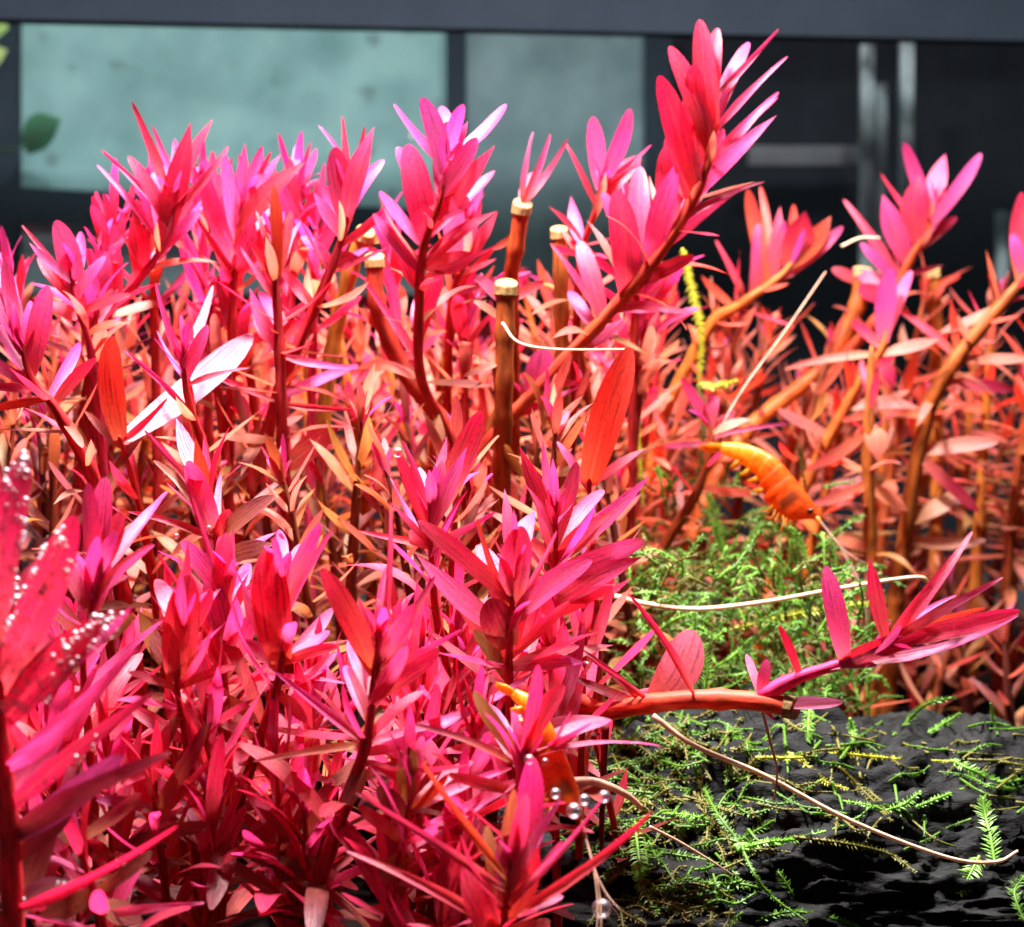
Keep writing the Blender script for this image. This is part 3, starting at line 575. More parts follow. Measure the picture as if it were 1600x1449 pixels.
plant('upright brown stem carrying a small round pale leaf', [(1362, 540, 40.5), (1358, 640, 40.5), (1356, 720, 40.6), (1360, 840, 41)], (0.12, 0.15), (0.42, 0.10, 0.014), [(1360, 660, 1370, 720, 40, 's', -.2), (1358, 680, 1250, 740, 22, 's', -.1), (1358, 750, 1260, 790, 22, 's', 0), (1358, 760, 1420, 800, 26, 's', 0), (1358, 860, 1290, 840, 24, 's', -.1)], tipfill=0, old=0.6)
plant('small pink shoot beside the tail of the swimming orange shrimp', [(1098, 640, 37), (1112, 690, 37), (1088, 770, 37.2), (1040, 850, 37.6)], (0.08, 0.13), (0.34, 0.05, 0.012), [(1112, 665, 1065, 590, 20, 'p', -.1), (1112, 665, 1125, 620, 22, 'p', 0), (1118, 680, 1175, 655, 18, 'S', -.1), (1120, 690, 1235, 662, 9, 'p', -.2), (1105, 695, 1035, 700, 14, 'P', -.1), (1108, 690, 1150, 640, 24, 'r', .2), (1090, 760, 1190, 770, 16, 's', -.1)], old=0.3, tipfill=2)
# ---- middle and front
plant('broad dark red leaf standing upright on its own stem in the middle', [(921, 745, 30.5), (921, 780, 30.6), (925, 850, 31)], (0.07, 0.11), (0.62, 0.03, 0.03), [(921, 755, 984, 542, 58, 'o', -.1), (921, 760, 1010, 700, 16, 'r', .1), (922, 770, 870, 690, 16, 'p', .1)], tipfill=0, old=0.1)
plant('small pink crown tipped with one round white bubble', [(672, 760, 28.5), (672, 830, 28.6), (680, 950, 28.9), (700, 1050, 29.3)], (0.07, 0.11), RED, [
    (665, 820, 628, 688, 15, 'p', 0), (660, 830, 621, 706, 22, 'r', -.1), (690, 815, 752, 642, 42, 'r', .1), (685, 820, 751, 736, 20, 'P', -.2), (675, 810, 692, 720, 22, 'p', 0), (675, 830, 730, 698, 26, 'p', -.1), (670, 820, 655, 730, 24, 'P', .1), (672, 850, 560, 830, 14, 'r', 0), (672, 860, 610, 785, 13, 'p', -.2), (675, 850, 775, 800, 14, 'p', -.2), (675, 860, 640, 830, 26, 'r', .1)], old=0.3, tipfill=3)
plant('pink crown of long upright leaves one of them gleaming white', [(868, 790, 27.5), (868, 860, 27.6), (860, 950, 27.9), (850, 1050, 28.3)], (0.07, 0.12), RED, [
    (850, 840, 812, 698, 28, 'r', -.1), (878, 850, 901, 722, 26, 'r', 0), (885, 860, 944, 766, 24, 'P', -.2), (885, 875, 1017, 741, 28, 'p', -.2), (865, 860, 840, 770, 24, 'P', -.1), (868, 880, 960, 800, 26, 'r', -.3), (868, 870, 846, 760, 24, 'p', .2), (868, 880, 780, 820, 22, 'r', .2), (866, 900, 1005, 846, 36, 'p', -.2), (866, 940, 1005, 870, 36, 'p', -.3), (864, 930, 950, 920, 34, 'p', .2), (860, 960, 960, 905, 28, 'r', -.1)], old=0.15, tipfill=4, tipcol='r')
plant('pink front crown with a broad veined leaf at its centre', [(800, 880, 26.2), (800, 950, 26.3), (795, 1040, 26.6), (800, 1150, 27)], (0.07, 0.12), RED, [
    (800, 945, 815, 822, 50, 'p', -.25), (810, 900, 836, 798, 36, 'M', .1), (785, 930, 746, 852, 32, 'P', .1), (780, 940, 653, 813, 30, 'r', -.1), (775, 1000, 650, 866, 40, 'p', -.1), (790, 960, 745, 810, 16, 'o', .1), (800, 960, 870, 830, 12, 'p', -.2), (805, 985, 925, 875, 40, 'p', -.3), (790, 1010, 765, 935, 55, 'd', -.3), (800, 1020, 890, 940, 18, 'r', -.2), (800, 1030, 812, 925, 40, 'r', .1),
    (800, 1040, 917, 1036, 26, 'm', -.2), (800, 1050, 905, 1010, 22, 'r', .2), (800, 1060, 740, 985, 30, 'g', -.2), (795, 1040, 700, 920, 26, 'r', .2), (800, 1060, 820, 1015, 34, 'M', -.2)], old=0.3, tipfill=4)
plant('bright red front shoot of long leaves with one purple blade lying across', [(592, 980, 24.8), (585, 1060, 24.9), (572, 1160, 25), (545, 1240, 25.2), (500, 1375, 25.6)], (0.08, 0.15), (0.48, 0.012, 0.03), [
    (578, 1060, 503, 888, 38, 'r', -.1), (590, 1045, 648, 944, 32, 'p', -.1), (585, 1085, 686, 1015, 42, 'p', -.25), (590, 1050, 722, 984, 15, 'p', -.2), (575, 1168, 836, 1049, 30, 'M', -.2), (580, 1090, 545, 1000, 24, 'M', .2), (585, 1050, 600, 940, 24, 'g', .1), (575, 1120, 540, 1040, 34, 'M', .1), (570, 1160, 430, 1050, 18, 'm', -.1), (570, 1165, 395, 1190, 15, 's', -.2), (565, 1190, 540, 1260, 30, 'b', -.1), (575, 1180, 690, 1140, 22, 'm', .2), (568, 1190, 640, 1230, 22, 'P', -.1), (555, 1215, 670, 1190, 26, 'd', -.2),
    (560, 1080, 610, 785, 14, 'p', .2), (585, 1070, 680, 900, 24, 'r', .3), (590, 1060, 560, 930, 22, 'r', .2)], old=0.35, tipfill=4, tipcol='r')
plant('front crown with a very broad rosy leaf facing forward', [(290, 960, 25.5), (284, 1030, 25.6), (277, 1075, 25.7), (290, 1150, 26), (300, 1260, 26.4)], (0.06, 0.1), RED, [
    (278, 1065, 294, 898, 56, 'r', -.15), (285, 1010, 245, 905, 30, 'P', .1), (285, 1000, 330, 920, 30, 'p', .2), (280, 1060, 215, 950, 30, 'g', .1), (277, 1075, 370, 1040, 16, 'r', -.2), (277, 1075, 200, 1050, 14, 'r', -.1), (285, 1010, 355, 905, 12, 'P', -.2), (280, 1060, 235, 985, 26, 'b', .2), (280, 1100, 330, 1010, 26, 'M', .2), (282, 1110, 250, 1190, 22, 'b', 0)], old=0.35)
plant('front crown of tall flat pink leaves with a lavender tip', [(355, 900, 26.5), (352, 980, 26.5), (350, 1060, 26.6), (357, 1170, 26.9), (350, 1300, 27.3)], (0.07, 0.11), RED, [
    (335, 945, 284, 845, 30, 'p', -.1), (350, 970, 354, 832, 34, 'p', 0), (345, 1010, 325, 900, 40, 'p', -.1), (352, 985, 398, 905, 14, 'r', -.2), (350, 960, 300, 775, 13, 'p', .1), (352, 990, 390, 880, 26, 'P', .1), (350, 1050, 320, 960, 34, 'r', -.2), (350, 1050, 395, 960, 36, 'p', -.2), (350, 1060, 245, 863, 12, 'r', -.1), (350, 1065, 540, 1068, 17, 'm', -.2), (352, 1090, 420, 1130, 20, 'b', 0), (352, 1020, 365, 900, 26, 'P', .2)], old=0.2)
plant('front crown with a wide flat red leaf and violet slivers', [(440, 900, 25.8), (442, 980, 25.8), (438, 1050, 25.9), (405, 1160, 26.2), (345, 1340, 26.8)], (0.07, 0.13), (0.40, 0.014, 0.02), [
    (441, 1035, 416, 856, 60, 'r', -.1), (448, 955, 500, 818, 28, 'p', -.1), (446, 930, 437, 828, 22, 'M', .1), (445, 930, 423, 840, 12, 'o', -.2), (445, 960, 468, 850, 26, 'M', .1), (442, 1030, 515, 985, 26, 'M', -.1), (442, 1035, 520, 950, 24, 'M', .1), (440, 1040, 530, 1010, 18, 'r', -.2), (440, 1045, 380, 1000, 22, 'p', -.2), (430, 1075, 480, 1130, 20, 'd', -.1), (440, 1020, 380, 910, 30, 'p', .2), (400, 1180, 520, 1140, 14, 's', -.2), (400, 1190, 520, 1290, 14, 'd', -.3), (395, 1195, 300, 1250, 14, 'd', -.2), (410, 1150, 340, 1130, 18, 'd', -.2)], old=0.3)
plant('stem crowned with leaves densely beaded in bubbles', [(-8, 960, 22.0), (-3, 1080, 22.1), (5, 1180, 22.2), (14, 1300, 22.3), (22, 1460, 22.5)], (0.12, 0.2), (0.85, 0.03, 0.05), [
    (-5, 1010, 40, 705, 62, 'r', -.1), (-3, 1080, 118, 805, 62, 'r', -.1), (0, 1130, 190, 950, 62, 'r', -.1), (-5, 1110, 206, 948, 24, 'p', -.3), (8, 1205, 216, 1012, 34, 'p', -.3), (12, 1275, 240, 1082, 34, 'r', -.2), (15, 1300, 190, 1180, 44, 'm', .1), (14, 1310, 268, 1176, 40, 'd', -.2), (20, 1415, 278, 1290, 20, 'r', -.3),
    (-5, 960, -15, 720, 50, 'r', .1), (15, 1340, 110, 1250, 60, 'k', .2), (20, 1420, 120, 1380, 44, 'k', -.1), (22, 1440, 100, 1250, 50, 'k', .3), (10, 1250, 100, 1130, 40, 'p', .3), (-5, 1050, 60, 870, 40, 'r', .2)], old=-0.15, tipfill=0, auto={})
plant('pink shoot with violet tipped leaves behind the bubble covered leaves', [(150, 900, 25), (140, 960, 25), (130, 1040, 25.3), (140, 1160, 25.8)], (0.06, 0.1), RED, [
    (95, 870, 137, 754, 28, 'p', -.1), (130, 900, 182, 829, 24, 'm', -.2), (145, 900, 165, 745, 38, 'p', .1), (150, 910, 262, 768, 26, 'P', -.1), (150, 900, 190, 800, 34, 'r', .1), (145, 950, 110, 880, 40, 'p', .1), (145, 940, 200, 900, 18, 'M', -.2), (150, 930, 240, 850, 18, 'r', 0), (135, 1000, 75, 920, 30, 'r', .2), (140, 960, 160, 860, 44, 'p', -.1), (135, 1010, 210, 960, 24, 'g', 0)], old=0.3)
plant('folded pale topped leaves standing above the front crowns', [(318, 760, 28.5), (335, 830, 28.5), (342, 900, 28.7), (345, 1000, 29)], (0.06, 0.1), RED, [
    (335, 835, 293, 720, 38, 'p', -.2), (330, 770, 275, 652, 30, 'P', .2), (335, 820, 305, 682, 26, 'o', .1), (335, 840, 358, 796, 28, 'r', -.1), (338, 860, 428, 775, 30, 'b', -.1), (338, 840, 345, 740, 16, 'P', .1), (330, 790, 225, 672, 13, 'p', -.1), (335, 850, 200, 800, 14, 'r', .1), (340, 880, 430, 850, 30, 'k', .1), (336, 840, 240, 720, 20, 'S', .1)], old=0.45, tipfill=0)
plant('lowest front plant with a broad red leaf and beaded narrow leaf', [(800, 1330, 23.2), (792, 1400, 23.2), (785, 1470, 23.4)], (0.07, 0.1), RED, [
    (745, 1470, 725, 1350, 62, 'r', -.1), (800, 1390, 832, 1182, 46, 'p', .1), (790, 1440, 842, 1322, 48, 'r', -.2), (795, 1410, 803, 1233, 26, 'g', 0), (800, 1395, 876, 1248, 22, 'p', -.1), (795, 1440, 1021, 1267, 20, 'r', -.2), (800, 1410, 945, 1243, 14, 'p', -.1), (790, 1400, 556, 1238, 16, 'r', -.1), (795, 1375, 660, 1192, 16, 'o', -.2), (785, 1420, 790, 1300, 36, 'm', .1), (785, 1450, 540, 1330, 20, 'r', .1), (785, 1460, 860, 1440, 26, 's', -.1), (790, 1420, 760, 1290, 24, 'g', .2), (788, 1440, 880, 1400, 24, 'M', .2)], old=0.3, tipfill=3)
plant('red shoot in front of the hidden orange shrimp', [(822, 1150, 24.8), (815, 1200, 24.8), (800, 1290, 25), (790, 1400, 25.4)], (0.06, 0.09), RED, [
    (820, 1180, 882, 1070, 36, 'r', -.2), (815, 1175, 955, 1125, 28, 'M', -.1), (815, 1190, 1032, 1166, 14, 'P', -.1), (815, 1190, 925, 1130, 13, 'p', -.3), (815, 1180, 805, 1100, 22, 'P', -.2), (812, 1200, 630, 1130, 16, 'd', -.1), (812, 1195, 740, 1080, 24, 'g', .2), (812, 1200, 760, 1100, 30, 'M', .2), (808, 1220, 660, 1290, 22, 'p', .1), (806, 1230, 700, 1210, 20, 'd', 0)], old=0.3, tipfill=2)
plant('small pale green centred shoot low in the front', [(640, 1180, 24.6), (640, 1260, 24.6), (615, 1380, 24.8)], (0.06, 0.1), RED, [(640, 1260, 625, 1200, 28, 'y', -.1), (640, 1270, 740, 1190, 24, 'P', -.1), (640, 1270, 700, 1210, 16, 'o', -.2), (640, 1280, 800, 1200, 22, 'P', -.2), (635, 1290, 590, 1230, 34, 'b', -.1), (630, 1330, 596, 1370, 34, 'g', -.2), (632, 1310, 560, 1260, 22, 'd', 0), (625, 1360, 730, 1320, 28, 'd', 0), (640, 1250, 660, 1150, 26, 'p', .2), (620, 1380, 700, 1400, 20, 'M', -.1)], old=0.5, tipfill=3, tipcol='g')
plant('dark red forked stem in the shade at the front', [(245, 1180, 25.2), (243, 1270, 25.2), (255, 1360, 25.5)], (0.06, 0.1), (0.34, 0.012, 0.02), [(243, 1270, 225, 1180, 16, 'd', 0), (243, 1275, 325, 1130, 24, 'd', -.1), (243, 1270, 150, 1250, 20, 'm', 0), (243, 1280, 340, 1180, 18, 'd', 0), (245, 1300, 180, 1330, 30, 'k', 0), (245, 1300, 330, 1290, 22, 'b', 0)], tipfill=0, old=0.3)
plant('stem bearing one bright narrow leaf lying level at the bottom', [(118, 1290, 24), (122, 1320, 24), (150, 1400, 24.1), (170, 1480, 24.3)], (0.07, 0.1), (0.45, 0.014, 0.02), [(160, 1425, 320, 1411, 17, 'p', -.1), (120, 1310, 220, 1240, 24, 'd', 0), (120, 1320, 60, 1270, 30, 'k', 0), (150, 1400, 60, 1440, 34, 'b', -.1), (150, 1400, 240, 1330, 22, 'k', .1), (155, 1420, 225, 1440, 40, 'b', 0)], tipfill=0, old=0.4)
plant('violet leaves low on a shaded stem beside the purple blade shoot', [(470, 1230, 25.6), (478, 1300, 25.6), (470, 1400, 25.9)], (0.06, 0.1), (0.34, 0.012, 0.02), [(485, 1310, 455, 1195, 30, 'M', -.1), (478, 1300, 520, 1220, 26, 'd', .1), (476, 1320, 400, 1260, 22, 'd', 0), (476, 1330, 440, 1375, 28, 'b', -.1), (476, 1330, 560, 1390, 16, 'd', -.1), (474, 1350, 380, 1330, 24, 'b', 0), (472, 1360, 520, 1300, 20, 'k', .2)], tipfill=2, tipcol='d', old=0.4)
# ---- the branch reaching out over the rock
plant('trimmed branch reaching sideways over the rock, bearing an upturned pink shoot', [(1238, 1106, 27.3), (1180, 1096, 27.4), (1090, 1093, 27.6), (1010, 1100, 27.9), (935, 1112, 28.2), (880, 1095, 28.6), (850, 1180, 29)], (0.14, 0.145), (0.80, 0.08, 0.035), [
    (1015, 1090, 1085, 985, 66, 'w', -.1), (1082, 1085, 980, 926, 15, 'r', -.2), (1010, 1085, 900, 1010, 14, 'd', .1), (1190, 1100, 1317, 1098, 26, 'P', .1), (1010, 1095, 900, 1060, 16, 'd', .2), (1015, 1085, 915, 1024, 10, 'p', .1), (1180, 1105, 1210, 1125, 8, 'p', -.1), (1040, 1105, 945, 1108, 10, 'o', -.3)], cut=True, tipfill=0, name='trimmed_branch', gap=1.05, old=0.15)
sh, shc = plant('upturned bright pink side shoot growing from the trimmed branch', [(1385, 1005, 26.8), (1320, 1035, 27.0), (1250, 1058, 27.2), (1188, 1088, 27.4)], (0.08, 0.115), (0.85, 0.04, 0.17), [
    (1188, 1080, 1166, 1022, 13, 'P', -.1), (1190, 1080, 1198, 1030, 20, 'p', 0), (1250, 1058, 1217, 977, 14, 'r', -.1), (1320, 1035, 1290, 884, 34, 'm', -.05), (1380, 1010, 1358, 868, 26, 'r', -.05), (1310, 1040, 1450, 990, 30, 'r', -.2), (1390, 1005, 1520, 830, 24, 'r', .1), (1400, 1000, 1568, 902, 18, 'r', -.1), (1385, 1015, 1594, 955, 30, 'r', -.15), (1330, 1038, 1592, 962, 26, 'P', -.1), (1390, 1000, 1495, 930, 14, 'M', .1), (1400, 1000, 1540, 950, 20, 'o', .2), (1280, 1055, 1370, 1040, 18, 'M', 0)], root=False, old=0.05, tipfill=3, name='side_shoot')
# ---- fill: the back rows
random.seed(33)
for x, y, d in ((175, 330, 34.5), (235, 300, 35), (318, 285, 35.5), (345, 350, 34.5), (405, 310, 35.2), (455, 285, 35), (500, 330, 35.2), (600, 370, 35.8), (15, 425, 34), (150, 415, 33.2), (310, 410, 34.4), (730, 450, 36), (990, 330, 36), (1020, 440, 36.5)):
    x += rnd(-12, 12); ln = rnd(-50, 50)
    plant('upright hot pink crown packed into the bright back row', [(x, y, d), (x - ln * .3, y + 90, d), (x - ln, y + 280, d + .4)], (0.07, 0.11), random.choice((RED, PNK)),
          auto=A(0.05, 2.1, 0.3, 2, 0.9, 1.5, 0.2, 0.34, 8, 55, (('p', 'r', 'm'), ('p', 'r', 'r'), ('r', 'p', 's')), 0.15, 0, 0.0, jit=0.2), group='crowns of the bright back row', old=0.1, tipfill=3)
for x, y, d in ((325, 1100, 25.8), (480, 1050, 26.6), (640, 1090, 26), (715, 960, 27.4), (95, 1110, 25), (660, 1000, 27), (735, 1120, 25.8), (430, 1170, 25.8), (870, 1010, 27.2), (330, 1220, 25.6), (180, 1190, 25.6), (600, 1290, 25.2), (720, 1260, 25.2), (110, 1000, 26.2), (480, 1290, 25.8), (690, 1370, 24.6), (60, 1250, 24.6), (920, 960, 28.4)):
    x += rnd(-12, 12); ln = rnd(-50, 50)
    plant('upright red crown packed between the front crowns', [(x, y, d), (x - ln * .3, y + 90, d), (x - ln, y + 240, d + .3)], (0.06, 0.09), RED,
          auto=A(0.05, 3.0, 0.5, 2, 1.0, 1.75, 0.2, 0.40, 8, 68, (('p', 'r'), ('r', 'p', 'd'), ('d', 'r', 'b')), 0.6, random.choice((0, 0, 1)), 0.0, jit=0.2), group='crowns packed in the front bush', old=0.3, tipfill=3, tipcol='r')
random.seed(21)
BACKC = ((('r', 's', 's'), ('s', 'o', 's', 'g'), ('s', 'b', 'g', 's')))
for i in range(38):                                             # thicket behind the left crowns
    x = -30 + (i + rnd(0, 1)) * 1090 / 38; d = rnd(36.5, 47); y = rnd(440, 560)
    ln = rnd(-60, 60)
    plant('orange brown stem with pink salmon leaves in the thicket behind the pink crowns', [(x, y, d), (x - ln * .4, y + 90, d), (x - ln, y + 260, d + .3)], (0.08, rnd(0.12, 0.16)), random.choice((ORG, BRN, RED, (0.36, 0.05, 0.012))),
          auto=A(0.35, 7.0, rnd(0.55, 0.8), random.choice((2, 3)), 1.1, 1.8, 0.22, 0.38, 25, 100, BACKC, 0.8, random.choice((0, 1, 1)), 0.35), group='stems of the left thicket', old=0.5, tipfill=2, tipcol='r')
for i in range(25):                                             # thicket on the right
    x = 1010 + (i + rnd(0, 1)) * 680 / 25; d = rnd(41.5, 51); y = rnd(430, 640)
    ln = rnd(10, 130)
    plant('orange stem with drooping salmon leaves in the thicket before the black cabinet', [(x, y, d), (x - ln * .35, y + 100, d), (x - ln, y + 300, d + .4)], (0.08, rnd(0.13, 0.18)), random.choice((ORG, (0.48, 0.13, 0.014), BRN, (0.36, 0.05, 0.012))),
          auto=A(0.5, 8.5, rnd(0.6, 0.85), random.choice((2, 3)), 1.3, 2.0, 0.22, 0.40, 30, 105, (('s', 'o', 's'), ('s', 'g', 's', 'b'), ('s', 'b', 'g', 's')), 0.9, 1, 0.4), group='stems of the right thicket', old=0.6, tipfill=2, tipcol='o')
for i in range(11):                                             # gloom behind the rock
    x = 1290 + (i + rnd(0, 1)) * 370 / 11; d = rnd(38.5, 47); y = rnd(840, 1010); ln = rnd(-50, 60)
    plant('low brown stem with dull leaves standing behind the rock', [(x, y, d), (x - ln * .4, y + 70, d), (x - ln, y + 200, d + .3)], (0.07, rnd(0.1, 0.14)), random.choice((BRN, DRK, RED)),
          auto=A(0.3, 6.0, rnd(0.5, 0.75), 2, 1.1, 1.7, 0.2, 0.34, 25, 100, (('s', 'b'), ('b', 'g'), ('b', 'k')), 0.9, 1, 0.35), group='low stems behind the rock', old=0.8, tipfill=2, tipcol='b')
for i in range(34):                                             # lower leaves between the rows
    x = -20 + (i + rnd(0, 1)) * 1000 / 34; d = rnd(31, 37); y = rnd(600, 780)
    ln = rnd(-60, 60)
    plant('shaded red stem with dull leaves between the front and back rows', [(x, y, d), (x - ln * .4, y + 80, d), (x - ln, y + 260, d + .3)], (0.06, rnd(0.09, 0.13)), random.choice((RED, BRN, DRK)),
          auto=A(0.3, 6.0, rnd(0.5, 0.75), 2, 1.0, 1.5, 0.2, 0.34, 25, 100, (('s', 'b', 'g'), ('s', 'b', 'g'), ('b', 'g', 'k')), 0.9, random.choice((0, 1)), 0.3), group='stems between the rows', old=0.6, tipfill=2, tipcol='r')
for i in range(22):                                             # undergrowth of the front bush, its shade put into darker leaf colours
    x = -20 + (i + rnd(0, 1)) * 930 / 22; d = rnd(26.2, 30.5); y = rnd(960, 1230)
    ln = rnd(-70, 70)
    plant('dark red stem with leaves darkened for shade in the undergrowth of the front bush', [(x, y, d), (x - ln * .4, y + 80, d), (x - ln, y + 260, d + .3)], (0.05, rnd(0.08, 0.11)), random.choice((RED, DRK, (0.34, 0.012, 0.02))),
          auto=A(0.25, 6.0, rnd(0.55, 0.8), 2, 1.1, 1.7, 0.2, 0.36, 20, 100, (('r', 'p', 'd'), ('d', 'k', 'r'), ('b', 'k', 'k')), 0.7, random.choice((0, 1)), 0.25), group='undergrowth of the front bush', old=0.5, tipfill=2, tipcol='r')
# ================================================================== MOSS
random.seed(5)
def frond_data(path, leaflet, step, width, org, dense=1.0, feather=False):
    """thin stem and flat rows of tiny leaflets, returned as two meshes' data"""
    n = max(8, int(sum((path[i] - path[i + 1]).length for i in range(len(path) - 1)) / step)); n = min(n, 95)
    c = catmull(path, n); rad = [0.016 + 0.010 * (1 - i / n) for i in range(n + 1)]
    sv, sf, su = tube_data(c, rad, 5, org)
    lv, lf = [], []
    view = (CAM - c[n // 2]).normalized()
    for i in range(1, n + 1):
        ax = (c[i] - c[i - 1]).normalized(); sd = ax.cross(view)
        if sd.length < 0.05: continue
        sd.normalize(); nn = sd.cross(ax)
        t = i / n; L = leaflet * (0.65 + 0.5 * math.sin(math.pi * min(1, t * 0.9 + 0.1))) * (1.0 if t < 0.9 else 0.75)
        for s in (-1, 1) if feather else (-1, 1, -0.5):
            if random.random() > dense: continue
            d = (sd * s * rnd(0.8, 1.0) + ax * rnd(0.35, 0.75) + nn * (rnd(-0.3, 0.4) if feather else rnd(-0.9, 1.0))).normalized()
            l = L * rnd(0.75, 1.2); wd = (ax - d * ax.dot(d)).normalized() * (width * rnd(0.8, 1.2))
            p = c[i]; k = len(lv); up = nn * (l * 0.12)
            for q in (p - wd * 0.4, p + d * l * 0.45 - wd + up, p + d * l, p + d * l * 0.45 + wd + up, p + wd * 0.4): lv.append((q - org) * S)
            lf += [(k, k + 1, k + 3, k + 4), (k + 1, k + 2, k + 3)]
    return (sv, sf, su), (lv, lf)
def frond(label, path, mat, leaflet=0.1, step=0.075, width=0.02, group=None, dense=1.0, feather=False):
    e = empty('moss_frond', path[0]); tag(e, label, 'moss', group)
    a, b = frond_data(path, leaflet, step, width, path[0], dense, feather)
    link('frond_stem', mesh_from('frond_stem', *a), M[mat], e)
    o = link('leaflets', mesh_from('leaflets', b[0], b[1]), M[mat], e); o['kind'] = 'stuff'
    return e
def RP(pts, lift=0.12): return [on_rock(x, y, lift * (1 + 0.8 * math.sin(i * 2.1))) for i, (x, y) in enumerate(pts)]
FR = [
 ('long feathery moss frond hanging beside the bright red leaf tip', [(992, 1285), (998, 1340), (1005, 1385), (1027, 1428)], 'moss_bright', 0.16, .07),
 ('moss strand running down the rock from a bright green knot', [(1158, 1322), (1178, 1365), (1205, 1400), (1260, 1440)], 'moss', 0.05, .08),
 ('bright moss strand rising right from the green knot on the rock', [(1158, 1326), (1200, 1316), (1250, 1310), (1340, 1284)], 'moss_bright', 0.08, .07),
 ('moss strand climbing from the green knot to the mossy corner', [(1158, 1320), (1120, 1270), (1100, 1230), (1084, 1196)], 'moss', 0.10, .07),
 ('pale moss strand crossing below the pale root', [(1115, 1284), (1075, 1274), (1034, 1271)], 'moss_bright', 0.07, .07),
 ('long level moss strand lying along the rock crest', [(1180, 1184), (1250, 1184), (1310, 1178), (1400, 1186), (1490, 1190)], 'moss_yellow', 0.07, .08),
 ('feathery moss strand drooping off the rock crest at the far end', [(1485, 1188), (1520, 1204), (1560, 1222), (1610, 1216)], 'moss_bright', 0.11, .07),
 ('curved moss strand ending in a bright tip above the pale root', [(1230, 1175), (1262, 1198), (1290, 1222), (1323, 1233)], 'moss_yellow', 0.07, .07),
 ('short upright moss tip under the trimmed branch', [(1265, 1108), (1263, 1130), (1262, 1158)], 'moss_bright', 0.11, .06),
 ('second short moss tip hanging by the end of the pink leaf', [(1328, 1122), (1331, 1140), (1333, 1158)], 'moss_bright', 0.11, .06),
 ('upright feathery frond beside the curled end of the pale root', [(1555, 1352), (1548, 1310), (1540, 1275), (1536, 1246)], 'moss_bright', 0.17, .065),
 ('feathery frond pointing down below the curled end of the pale root', [(1530, 1338), (1518, 1362), (1500, 1396)], 'moss_bright', 0.18, .065),
 ('forked pale moss twig in the middle of the rock', [(1385, 1268), (1355, 1258), (1318, 1252)], 'moss_bright', 0.06, .07),
 ('pale moss twig curving up to a point in the middle of the rock', [(1380, 1268), (1410, 1258), (1438, 1238)], 'moss_bright', 0.09, .07),
 ('slim pale moss twig rising right on the rock', [(1430, 1262), (1470, 1246), (1506, 1232)], 'moss_bright', 0.06, .07),
 ('brown dying moss strand running down to the forked twig', [(1310, 1198), (1345, 1232), (1375, 1262), (1392, 1282)], 'moss_brown', 0.08, .07),
 ('brown moss strand along the lower rock face', [(1240, 1308), (1320, 1318), (1390, 1335), (1430, 1362)], 'moss_brown', 0.07, .08),
 ('moss twig standing behind the rock crest', [(1395, 1150), (1420, 1125), (1450, 1100), (1492, 1090)], 'moss', 0.08, .07),
 ('broken leafy moss twig behind the rock crest', [(1450, 1145), (1478, 1130), (1500, 1115)], 'moss_bright', 0.08, .07),
 ('moss strand at the foot of the rock', [(1180, 1440), (1235, 1425), (1300, 1435), (1350, 1452)], 'moss', 0.08, .07),
 ('moss clump strand curling under the pale root end', [(1600, 1440), (1585, 1395), (1600, 1370)], 'moss', 0.12, .07),
 ('thin moss strand low on the dark rock face', [(1000, 1330), (1050, 1335), (1110, 1345)], 'moss', 0.09, .07),
 ('small moss sprig low on the rock face', [(1240, 1400), (1225, 1375), (1215, 1362)], 'moss', 0.10, .07)]
for lb, pts, mt, lf_, st in FR: frond(lb, RP(pts), mt, lf_ * (1.0 if lf_ > .15 else 1.1), st * 0.68, 0.014, feather=lf_ > .12)
knot = on_rock(1160, 1324, 0.1)
bm = bmesh.new(); bmesh.ops.create_icosphere(bm, subdivisions=2, radius=0.13 * S)
for v in bm.verts: v.co = Vector((v.co.x * 1.2, v.co.y, v.co.z * 0.7)) * (1 + 0.25 * noise.noise(v.co * 900))
me = bpy.data.meshes.new('moss_knot'); bm.to_mesh(me); bm.free(); o = link('moss_knot', me, M['moss_bright']); o.location = knot * S; tag(o, 'small bright green knot where moss strands meet on the rock', 'moss')
